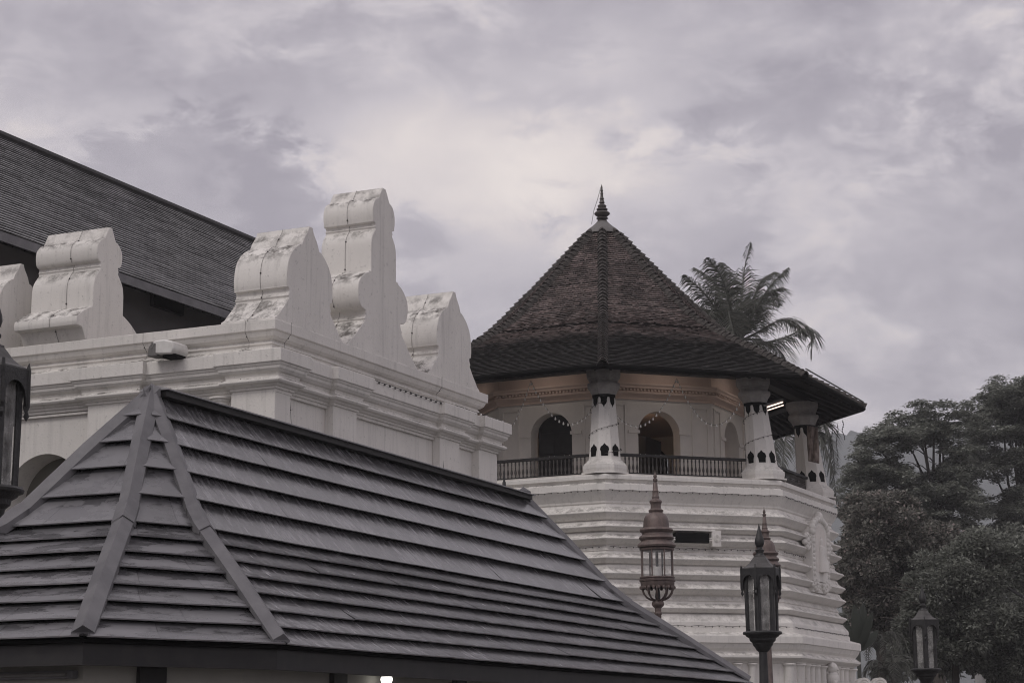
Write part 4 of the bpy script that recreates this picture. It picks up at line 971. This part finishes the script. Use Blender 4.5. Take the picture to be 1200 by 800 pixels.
p = at(771, 704, 37.0); sc_ = 37.0 / F
copper_lamp(p.x, p.y, p.z, sc_, 'copper domed lantern post standing in front of the stepped tower base')
q = at(899, 704, 47.5); s2 = 47.5 / F
zq = at(896, 594, 47.5).z - 153.5 * (sc_ * .985)
copper_lamp(q.x, q.y, zq, sc_ * .985, 'copper lantern post half hidden behind a black lantern')

def black_lamp(x, y, zb, s, rz, label):
    """hexagonal black lantern; zb = height of the bowl rim; s metres per photo pixel at the 893 lamp"""
    t = thing('black_lamp_post', label, 'lamp post', (x, y, 0), rz, 'black hexagonal lamp posts')
    def hx(r, z, a0=0.): return [Vector((x + math.cos(rz + a0 + k * PI / 3) * r * s, y + math.sin(rz + a0 + k * PI / 3) * r * s, zb + (741 - z) * s)) for k in range(6)]
    def P(l): return [(hw * s, zb + (741 - py) * s) for hw, py in l]
    c = (x, y, 0)
    m = MB(); m.lathe([(.20, 0), (.20, .35), (.13, .42), (.12, .8), (.075, .9)] + P([(4.7, 770), (4.7, 762)]), c, 20); m.build('post', M['iron'], t, smooth=40)
    m = MB(); m.lathe(P([(5, 763), (8, 760.5), (9, 758), (11.6, 755), (12, 752.6), (15, 750), (15.6, 747), (19, 745), (20, 743.4), (22.6, 742.6), (23, 741), (22, 739.6), (18, 739)]), c, 24); m.build('bowl', M['iron'], t, smooth=35)
    m = MB(); rr = [(23.2, 668.2), (22.6, 666.4), (17.5, 664.2), (13, 660.5), (9.8, 656), (7.6, 653.4), (7.4, 652), (6, 651.6)]
    m.rings([hx(r, z) for r, z in rr]); m.build('roof', M['ironroof'], t)
    m = MB(); m.lathe(P([(5.6, 652), (4.4, 650), (4.2, 648), (5.2, 646.4), (5.2, 645), (3.4, 643.6), (3.2, 642), (4.6, 640), (5.6, 636.5), (5.3, 633), (4.2, 629.5), (2.6, 624), (1.4, 619), (.3, 614.5)]), c, 16); m.build('finial', M['iron'], t, smooth=40)
    # valance panels with pointed-arch cut-outs and hanging corner pendants
    for k in range(6):
        m = MB(); A, B = hx(22.6, 0)[k], hx(22.6, 0)[(k + 1) % 6]; e = (B - A); w = e.length; e.normalize(); nrm = Vector((e.y, -e.x, 0))
        zz = lambda py: zb + (741 - py) * s
        top = 667.5
        ar = [(w * (.5 + .40 * math.cos(a)), zz(684.5 - 9.5 * math.sin(a))) for a in np.linspace(0, PI, 13)]
        prs = [(w, zz(top))] + [(w, zz(690))] + [(w * .93, zz(690))] + ar + [(w * .07, zz(690)), (0, zz(690)), (0, zz(top))]
        m.prism(prs, lambda a, b, d: Vector((A.x, A.y, 0)) + e * a + ZU * b + nrm * d, -.010, .006); m.build('valance', M['iron'], t)
        Ck = hx(23.0, 0)[k]; rd = (Ck - Vector(c)); rd.z = 0; rd.normalize(); tg = Vector((-rd.y, rd.x, 0))
        m = MB()
        prs = [(0.2, 663), (1.3, 668), (1.2, 672), (1.4, 690), (.2, 693), (1.2, 696), (-.6, 699), (-2.2, 696.5), (-1.4, 694), (-2.6, 691), (-2.4, 684), (-1.6, 676), (-2, 668)]
        m.prism([(a * s, zb + (741 - b) * s) for a, b in prs], lambda a, b, d: Vector((Ck.x, Ck.y, 0)) + rd * a + ZU * b + tg * d, -.9 * s, .9 * s); m.build('corner_pendant', M['iron'], t)
    # six uprights, arched glazing bars and dusty panes
    for k in range(6):
        m = MB(); lo_, hi_ = hx(17.4, 740)[k], hx(18.4, 668)[k]; m.tube([lo_, hi_], 2.1 * s, 6); m.build('upright', M['iron'], t)
        a0_, a1_ = hx(17.2, 740)[k], hx(17.2, 740)[(k + 1) % 6]; b0_, b1_ = hx(18.0, 668)[k], hx(18.0, 668)[(k + 1) % 6]
        m = MB(); m.face([a0_, a1_, b1_, b0_]); pn = m.build('pane', M['dirtyglass'], t, recalc=False)
        m = MB(); e = (a1_ - a0_).normalized(); ww = (a1_ - a0_).length; H_ = b0_.z - a0_.z
        nrm = Vector((e.y, -e.x, 0))
        pr_o = [(0, 1.0), (1, 1.0)]
        arc_ = [(.5 + .30 * math.cos(a), .84 + .09 * math.sin(a)) for a in np.linspace(0, PI, 11)]
        pts = [(1, 0), (1, 1), (0, 1), (0, 0), (.2, 0), (.2, .84)] + arc_[::-1] + [(.8, 0)]
        def pt3(u, v, d): 
            L_ = a0_.lerp(b0_, v); R_ = a1_.lerp(b1_, v); return L_.lerp(R_, u) + nrm * d
        m.prism(pts, lambda a, b, d: pt3(a, b, d), .004, .014); m.build('arched_frame', M['iron'], pn)
    m = MB(); m.lathe(P([(1.6, 741), (1.6, 712), (3.6, 708), (4.2, 700), (3.2, 692), (1, 688)]), c, 12); m.build('bulb_holder', M['cap'], t, smooth=40)
for px, py, Y, k, rz, lb in ((893.5, 741, 18.8, 1.0, R(8), 'black hexagonal lantern post with a spear finial, in front of a copper lantern'),
                             (1085, 784, 25.0, 1.02, R(22), 'small black hexagonal lantern post seen against the dark trees'),
                             (-17, 574, 9.6, .995, R(3), 'large near black lantern post cut by the left picture edge')):
    p = at(px, py, Y); black_lamp(p.x, p.y, p.z, 18.8 / F * k, rz, lb)

# ------------------------------------------------------------------ vegetation
def fr(v): return np.array(v, float)
def leaf_quads(P, L_, Wd, rs, droop=.35, flat=.6, dirs=None):
    """one folded leaf per point: a rhombus of four vertices"""
    n = len(P)
    a = rs.rand(n) * 2 * PI
    d = np.stack([np.cos(a), np.sin(a), -droop + rs.randn(n) * flat * .6], 1)
    if dirs is not None: d = d * .6 + dirs
    d /= np.linalg.norm(d, axis=1, keepdims=True)
    up = np.stack([rs.randn(n) * flat, rs.randn(n) * flat, np.ones(n)], 1)
    s = np.cross(d, up); s /= np.linalg.norm(s, axis=1, keepdims=True) + 1e-9
    k = (.6 + .8 * rs.rand(n))[:, None]
    l = d * L_ * k; w = s * Wd * k * .5
    V = np.stack([P, P + l * .45 + w, P + l, P + l * .45 - w], 1).reshape(-1, 3)
    Fc = np.arange(4 * n).reshape(n, 4); return V, Fc
def limbs(m, base, fork, tips, r0, rs):
    m.tube([base, base.lerp(fork, .5) + Vector((rs.randn() * .15, rs.randn() * .15, 0)), fork], r0, 9, r0 * .7)
    for t in tips:
        t = Vector(t); d = t - fork; md_ = fork + d * .5 + Vector((rs.randn() * .12, rs.randn() * .12, -abs(d.z) * .06 + rs.rand() * .15)) * d.length * .35
        pts = [fork, fork.lerp(md_, .55) + Vector((0, 0, .02 * d.length)), md_, md_.lerp(t, .5) + Vector((0, 0, .04 * d.length)), t]
        m.tube(pts, r0 * .34, 5, .03)
        for _ in range(2):      # side twigs
            q = md_.lerp(t, rs.rand() * .7); e = q + Vector((rs.randn() * .9, rs.randn() * .9, .25 + rs.rand() * .5)); m.tube([q, q.lerp(e, .5) + Vector((0, 0, .1)), e], .05, 4, .02)
def pad_tree(name, label, base_px, fork_px, Y, pads, seed, leafm, n=900, dep=2.2, L_=.30, Wd=.12, r0=.42, group=None):
    rs = np.random.RandomState(seed); k = Y / F
    fork = at(*fork_px, Y); base = Vector((at(*base_px, Y).x, Y, 0))
    t = thing(name, label, 'tree', tuple(base), 0, group)
    Vs = []; Fs = []; off = 0; tips = []
    for (px, py, hw, hh) in pads:
        c = at(px, py, Y); yo = rs.uniform(-1, 1) * dep * .9; c = c + Vector((c.x * yo / Y, yo, (c.z - EYE) * yo / Y))
        tips.append(c - Vector((0, 0, hh * k * .4)))
        # a pad is a few flattened sprays
        ns = 9; N_ = int(n * (hw * hh) / 350.)
        for _ in range(ns):
            u = rs.randn(3); u /= np.linalg.norm(u); rr = rs.rand() ** .4
            sc = np.array([c.x + u[0] * rr * hw * k * .85, c.y + u[1] * rr * dep * .8, c.z + u[2] * rr * hh * k * 1.15])
            q = rs.randn(N_ // ns, 3); q /= np.linalg.norm(q, axis=1, keepdims=True); q *= (rs.rand(len(q), 1) ** .55)
            P = sc + q * np.array([hw * k * .42, dep * .5, hh * k * .42]); P[:, 2] -= (q[:, 0] ** 2 + q[:, 1] ** 2) * hh * k * .35
            V, Fc = leaf_quads(P, L_, Wd, rs, .25, .45); Vs.append(V); Fs.append(Fc + off); off += len(V)
    inv = np.array(base)
    soup('crown', np.concatenate(Vs) , np.concatenate(Fs), leafm, t, inv)
    m = MB(); limbs(m, base, fork, tips[::4], r0, rs); m.build('trunk', M['bark'], t)
    return t
A_ = [(1095,477,42,9),(1060,490,32,9),(1128,484,28,10),(1032,512,28,9),(1078,507,36,8),(1112,503,34,9),(1008,540,24,10),(1046,528,20,7),(1126,524,26,9),(1000,560,16,8),(1030,553,24,8),(1085,560,34,7),(1122,556,28,9),(1062,578,38,10),(1104,582,40,12),(1020,574,24,8),(1075,600,44,14),(1130,604,34,14)]
B_ = [(1188,449,32,9),(1166,464,28,9),(1222,452,40,11),(1151,484,24,9),(1190,476,38,10),(1232,485,40,13),(1160,509,28,8),(1204,506,34,9),(1156,538,24,9),(1192,536,32,9),(1234,535,40,13),(1142,592,22,9),(1197,575,28,9),(1180,610,34,10),(1214,604,40,15),(1152,626,28,10),(1250,575,34,16),(1190,640,40,12),(1270,500,40,14),(1262,620,40,18)]
_r = random.Random(21)
def fill(cx, cy, rx, ry, n, gaps):
    o = []
    while len(o) < n:
        a, q = _r.uniform(0, 2 * PI), _r.random() ** .5
        x, y = cx + rx * q * math.cos(a), cy + ry * q * math.sin(a)
        if any(((x - gx) / (gr + 14)) ** 2 + ((y - gy) / (gh + 8)) ** 2 < 1 for gx, gy, gr, gh in gaps): continue
        o.append((x, y, _r.uniform(15, 26), _r.uniform(6, 10)))
    return o
A_ += fill(1068, 560, 78, 68, 84, [(1082, 536, 22, 10), (1040, 590, 10, 6)]); B_ += fill(1200, 550, 72, 105, 130, [(1165, 572, 14, 8), (1185, 522, 12, 5), (1150, 610, 8, 6)])
pad_tree('rain_tree', 'spreading dark rain tree whose rounded top stands beside the tower roof', (1098, 800), (1098, 592), 121, A_, 1, M['rain'], 1900, 2.6, .24, .10)
pad_tree('rain_tree', 'tallest spreading tree, its layered crown running out of the right picture edge', (1215, 800), (1200, 622), 127, B_, 2, M['rain'], 1900, 2.8, .24, .10)
def clump_tree(name, label, base_px, fork_px, Y, ells, seed, leafm, ncl=120, per=330, rc=.75, L_=.24, Wd=.15, r0=.3, dep=3.0, cat='tree', zmin=.2):
    rs = np.random.RandomState(seed); k = Y / F; fork = at(*fork_px, Y); base = Vector((at(*base_px, Y).x, Y, 0))
    t = thing(name, label, cat, tuple(base))
    Vs = []; Fs = []; off = 0; tips = []
    w = np.array([e[2] * e[3] for e in ells], float); w /= w.sum()
    for _ in range(ncl):
        e = ells[rs.choice(len(ells), p=w)]; c = at(e[0], e[1], Y)
        u = rs.randn(3); u /= np.linalg.norm(u); u *= rs.rand() ** .33
        cc = np.array([c.x + u[0] * e[2] * k, c.y + u[1] * dep, c.z + u[2] * e[3] * k])
        if cc[2] < zmin: continue
        if rs.rand() < .3: tips.append(cc)
        r_ = rc * rs.uniform(.6, 1.25)
        q = rs.randn(per, 3); q /= np.linalg.norm(q, axis=1, keepdims=True); dirs = q * .8; q = q * (rs.rand(per, 1) ** .4) * r_ * np.array([1, 1, .72])
        V, Fc = leaf_quads(cc + q, L_, Wd, rs, .25, .6, dirs); Vs.append(V); Fs.append(Fc + off); off += len(V)
    soup('crown', np.concatenate(Vs), np.concatenate(Fs), leafm, t, np.array(base))
    m = MB(); limbs(m, base, fork, tips, r0, rs); m.build('trunk', M['bark'], t); return t
clump_tree('broadleaf_tree', 'dense tree with dull reddish leaf tips right beside the stepped tower', (1030, 800), (1035, 700), 92,
    [(1040, 625, 42, 45), (1015, 600, 22, 28), (1080, 640, 45, 40), (1020, 680, 30, 50), (1060, 700, 50, 50), (1000, 650, 12, 40)], 3, M['red'], 300, 480, .62, .17, .10, .22, 3.2)
clump_tree('broadleaf_tree', 'bushy dull green tree behind the small black lantern', (1120, 800), (1120, 730), 84,
    [(1110, 690, 45, 45), (1150, 660, 40, 35), (1140, 740, 55, 40), (1090, 745, 40, 45), (1190, 765, 45, 40), (1215, 740, 30, 40)], 5, M['green'], 330, 480, .58, .16, .09, .2, 2.6)
clump_tree('broadleaf_tree', 'leafy tree under the tall spreading crown, near the little roof', (1190, 800), (1190, 720), 104,
    [(1170, 655, 45, 38), (1215, 665, 40, 40), (1230, 720, 40, 50), (1150, 690, 40, 40), (1190, 720, 50, 50)], 6, M['green'], 280, 420, .75, .20, .12, .25, 3)
clump_tree('broadleaf_tree', 'dark filler tree standing deep behind the other trees', (1090, 800), (1090, 700), 140,
    [(1060, 680, 75, 60), (1150, 690, 80, 60), (1060, 740, 70, 60), (1180, 740, 80, 60), (1250, 680, 50, 90)], 8, M['green'], 230, 330, 1.35, .42, .26, .3, 4)
# little house among the trees
hs = at(1172, 742, 88); hb = thing('small_house', 'small house among the trees with grey sheet roof and white fascia', 'house', (hs.x, 88, 0))
ra, rb = at(1156, 681, 88), at(1188, 711, 87.2); rb.y = 87.0
m = MB(); dv = Vector((.9, 1.6, 0))
m.prism([(0, 0), (0, .07), (1, .07), (1, 0)], lambda a, b, d: ra.lerp(rb, a) + ZU * b + Vector((1, .0, 0)) * d * .55 + Vector((0, 1, 0)) * d * 1.4, 0, 1.6); m.build('roof', M['sheet'], hb)
r2 = ra + Vector((1.75, .6, .25)); 
m = MB(); m.box((rb.x - .02, rb.y + .05, rb.z - .02), (.42, .06, .18)); m.build('fascia', M['lightbox'], hb)
m = MB(); m.box((rb.x + .75, rb.y + .9, (rb.z + .15) / 2), (1.6, 1.3, rb.z + .15)); m.build('wall', M['hallwall'], hb)
m = MB(); m.box((hs.x + .2, 89.4, (rb.z - .1) / 2), (1.7, 2.2, rb.z - .1)); m.build('wall', M['housewall'], hb)
m = MB(); g0 = at(1168, 681, 88.5); g1 = at(1199, 699, 88.5); m.prism([(0, 0), (0, .10), (1, .10), (1, 0)], lambda a, b, d: g0.lerp(g1, a) + ZU * b + Vector((.3, 1, 0)) * d, 0, 1.6); m.build('roof', M['dark'], hb)
# palm fronds
def frond(V, Fc, pts, L0, nl, rs, wl=.045, gravity=.55, tangle=.2, stem=None, side=None):
    """rachis through pts (world), drooping leaflets on both sides"""
    P = [Vector(p) for p in pts]
    n = 24; C = []
    for k in range(n + 1):     # Catmull-Rom
        t = k / n * (len(P) - 1); i = min(int(t), len(P) - 2); f_ = t - i
        p0, p1, p2, p3 = P[max(i - 1, 0)], P[i], P[i + 1], P[min(i + 2, len(P) - 1)]
        C.append(.5 * ((2 * p1) + (p2 - p0) * f_ + (2 * p0 - 5 * p1 + 4 * p2 - p3) * f_ * f_ + (3 * p1 - p0 - 3 * p2 + p3) * f_ ** 3))
    if stem is not None: stem.tube(C, .045, 5, .008)
    for k in range(nl):
        t = .10 + .90 * (k + .5) / nl; x = t * n; i = min(int(x), n - 1); p = C[i].lerp(C[i + 1], x - i); d = (C[i + 1] - C[i]).normalized()
        sd = d.cross(Vector((0, 0, 1)))
        if side is not None: sd = sd + Vector(side)
        sd = sd - d * sd.dot(d)
        sd = sd.normalized() if sd.length > .05 else d.orthogonal().normalized()
        up = sd.cross(d)
        ln = L0 * (math.sin(PI * min(1, .16 + t * .84)) ** .55) * rs.uniform(.8, 1.1) * (1 if t < .9 else .8)
        for sg in (-1, 1):
            dr = (sd * sg * .85 + d * .62 + up * .12 + Vector(rs.randn(3)) * tangle * .35).normalized()
            q0 = p; g_ = gravity * rs.uniform(.6, 1.3)
            q1 = q0 + dr * ln * .5 + Vector((0, 0, -g_ * ln * .12)); q2 = q1 + (dr + Vector((0, 0, -g_ * 1.1))).normalized() * ln * .5
            wv = dr.cross(up).normalized() * wl if dr.cross(up).length > .01 else sd * wl
            wv = (d * .8 + up * .3).normalized() * wl * .6
            b = len(V)
            V += [q0 - wv * .5, q0 + wv * .5, q1 + wv * .55, q1 - wv * .55, q2 + wv * .08, q2 - wv * .08]
            Fc += [(b, b + 1, b + 2, b + 3), (b + 3, b + 2, b + 4, b + 5)]
def palm(label, base, crown, fronds, seed, name='coconut_palm', L0=.75, nl=58, r0=.22, r1=.13, wl=.05, grav=.6):
    rs = np.random.RandomState(seed); t = thing(name, label, 'palm tree', (base.x, base.y, 0))
    m = MB(); m.tube([Vector((base.x, base.y, 0)), base.lerp(crown, .4) + Vector((.25, 0, 0)), base.lerp(crown, .75) + Vector((.18, 0, 0)), crown], r0, 10, r1); m.build('trunk', M['husk'], t)
    for pts in fronds:
        V, Fc = [], []; m = MB()
        frond(V, Fc, pts, L0, nl, rs, wl=wl, gravity=grav, stem=m)
        fo = soup('frond', np.array(V), np.array(Fc), M['palm'], t, np.array((base.x, base.y, 0)))
        m.build('rachis', M['palm'], fo)
    return t
Yp = 72
def pf(*l): return [at(x, y, Yp + dy) for x, y, dy in l]
cr_ = (866, 400, 0)
FR = [pf(cr_, (868, 360, .2), (872, 318, .4), (880, 284, .3)),
      pf(cr_, (856, 360, -.3), (846, 325, -.8), (829, 302, -1.2)),
      pf(cr_, (850, 365, .6), (836, 330, 1.2), (814, 314, 1.6)),
      pf(cr_, (846, 372, -.6), (826, 344, -1.0), (802, 322, -1.4)),
      pf(cr_, (846, 382, .5), (826, 362, .9), (812, 366, 1.2)),
      pf(cr_, (858, 366, 1.2), (853, 335, 2.0), (846, 308, 2.5)),
      pf(cr_, (848, 372, -1.2), (836, 362, -2.0), (828, 380, -2.6), (826, 398, -2.8)),
      pf(cr_, (858, 376, -1.3), (854, 366, -2.4), (858, 384, -3.0), (864, 405, -3.2)),
      pf(cr_, (878, 362, .3), (892, 330, .6), (906, 320, .8)),
      pf(cr_, (884, 366, -.4), (902, 336, -.6), (924, 314, -.8)),
      pf(cr_, (884, 378, .5), (896, 352, .9), (908, 340, 1.2), (914, 358, 1.4)),
      pf(cr_, (886, 390, .3), (912, 376, .5), (932, 378, .7), (946, 392, .8)),
      pf(cr_, (890, 402, -.5), (918, 396, -.8), (942, 386, -1.0), (951, 392, -1.1), (951, 420, -1.1)),
      pf(cr_, (884, 404, .8), (904, 404, 1.4), (918, 416, 1.8), (924, 436, 2.0)),
      pf(cr_, (850, 398, .9), (832, 400, 1.6), (822, 420, 2.0)),
      pf(cr_, (874, 372, 1.6), (884, 350, 2.8), (892, 360, 3.6), (896, 384, 4.2)),
      pf(cr_, (874, 396, -1.2), (884, 400, -2.2), (892, 418, -3.0))]
b_ = at(872, 800, Yp)
palm('tall coconut palm rising behind the peaked tower roof', Vector((b_.x, Yp, 0)), at(866, 402, Yp), FR, 3, L0=1.12, nl=88, wl=.052, grav=1.0)
Yq = 71
def qf(*l): return [at(x, y, Yq + dy) for x, y, dy in l]
c2_ = (936, 508, 0)
FR2 = [qf(c2_, (948, 494, -.5), (964, 494, -.8), (974, 514, -1.0), (979, 556, -1.1)), qf(c2_, (952, 506, -1), (966, 520, -1.4), (976, 552, -1.6), (981, 590, -1.7)),
       qf(c2_, (922, 500, -.6), (910, 512, -1.0), (906, 552, -1.2)), qf(c2_, (930, 500, -1.2), (920, 516, -1.8), (916, 560, -2)), qf(c2_, (944, 500, .8), (958, 498, 1.5), (968, 520, 2)),
       qf(c2_, (936, 488, .6), (944, 470, 1.0), (958, 468, 1.4)), qf(c2_, (926, 494, .8), (914, 484, 1.2), (900, 492, 1.5)), qf(c2_, (946, 520, -.8), (958, 545, -1.2), (966, 585, -1.4)), qf(c2_, (940, 510, -1.4), (946, 530, -2.2), (948, 570, -2.5))]
b_ = at(936, 800, Yq)
palm('lower coconut palm glimpsed through the tower gallery, fronds hanging by the far pillar', Vector((b_.x, Yq, 0)), at(936, 510, Yq), FR2, 5, L0=.95, nl=72, wl=.07)
# understorey by the tower foot
def small_palm(label, px, py, Y, n, span, seed, name='garden_palm'):
    rs = np.random.RandomState(seed); k = Y / F; c = at(px, py, Y); base = Vector((c.x, Y, 0))
    fr_ = []
    for i in range(n):
        a = 2 * PI * i / n + rs.rand() * .6; l = span * rs.uniform(.75, 1.1) * k; h = rs.uniform(.25, .75)
        dx, dy = math.cos(a) * l, math.sin(a) * l
        fr_.append([c, c + Vector((dx * .35, dy * .35, l * h)), c + Vector((dx * .75, dy * .75, l * h * .9)), c + Vector((dx, dy, l * (h - .75)))])
    return palm(label, base, c, fr_, seed, name, L0=.46, nl=30, r0=.08, r1=.06, wl=.06, grav=.8)
small_palm('low arching palm in the shade beside the tower foot', 1028, 762, 76, 12, 42, 2)
small_palm('small dark palm nearest the white scroll wall', 1046, 795, 70, 11, 36, 4)
bn = at(1006, 760, 74); bt_ = thing('banana_plant', 'broad-leaved banana plant standing against the tower\'s right edge', 'plant', (bn.x, 74, 0))
m = MB(); m.tube([(bn.x, 74, 0), (bn.x, 74, bn.z)], .12, 8, .07); m.build('stem', M['palm'], bt_)
for (tx, ty, dy, w) in ((1001, 708, 0, .21), (1012, 706, .3, .22), (1023, 716, -.2, .16), (992, 730, .4, .18), (1030, 738, .3, .16)):
    tip = at(tx, ty, 74 + dy); c = at(1007, 762, 74); m = MB(); rows = []
    for k in range(9):
        t = k / 8; p = c.lerp(tip, t) + Vector((0, -.10 * math.sin(t * PI), 0)); ww = w * math.sin(PI * min(1, .06 + t * .93)) ** .6
        s_ = (tip - c).cross(Vector((0, 1, 0))).normalized(); rows.append([p - s_ * ww + Vector((0, .06, 0)), p, p + s_ * ww + Vector((0, .05, 0))])
    vv = [[m.v(q) for q in r] for r in rows]
    for a, b in zip(vv, vv[1:]):
        for i in (0, 1): m.f([a[i], a[i + 1], b[i + 1], b[i]])
    m.build('leaf', M['banana'], bt_, smooth=70)
# low wall with scroll tops
w0 = at(1008, 796, 57.5); ws = thing('scroll_wall', 'low white wall with rolled scroll tops beside the tower foot', 'wall', (w0.x, 57.5, 0))
m = MB(); m.box((w0.x + 2.2, 57.9, (w0.z - .30) / 2), (5.2, .5, w0.z - .30)); m.build('wall', M['tower'], ws)
for k in range(2):
    c = Vector((w0.x + .20 + k * .46, 57.9, w0.z - .14)); m = MB(); rg = []
    pr = [(.21 * math.cos(a), .21 * math.sin(a)) for a in np.linspace(0, 2 * PI, 20, endpoint=False)]
    m.prism([(a - .06, b) for a, b in pr], lambda a, b, d: c + Vector((a, d, b)), -.27, .27)
    for q in range(2):
        rr_ = .15 - .07 * q; m.tube([c + Vector((-.06 + rr_ * math.cos(a), -.275, rr_ * math.sin(a))) for a in np.linspace(0, 2 * PI, 18)], .018, 5)
    m.build('scroll', M['tower'], ws, smooth=40)

# ------------------------------------------------------------------ haze
hz = bpy.data.materials.new('haze'); hz.use_nodes = True; t = hz.node_tree; t.nodes.remove(t.nodes['Principled BSDF'])
pv = t.nodes.new('ShaderNodeVolumePrincipled'); pv.inputs['Color'].default_value = (.97, .975, 1, 1); pv.inputs['Density'].default_value = .00038
t.links.new(pv.outputs[0], t.nodes['Material Output'].inputs['Volume'])
m = MB(); m.box((120, 650, 107), (2900, 1500, 216)); tag(m.build('haze', hz), kind='stuff')
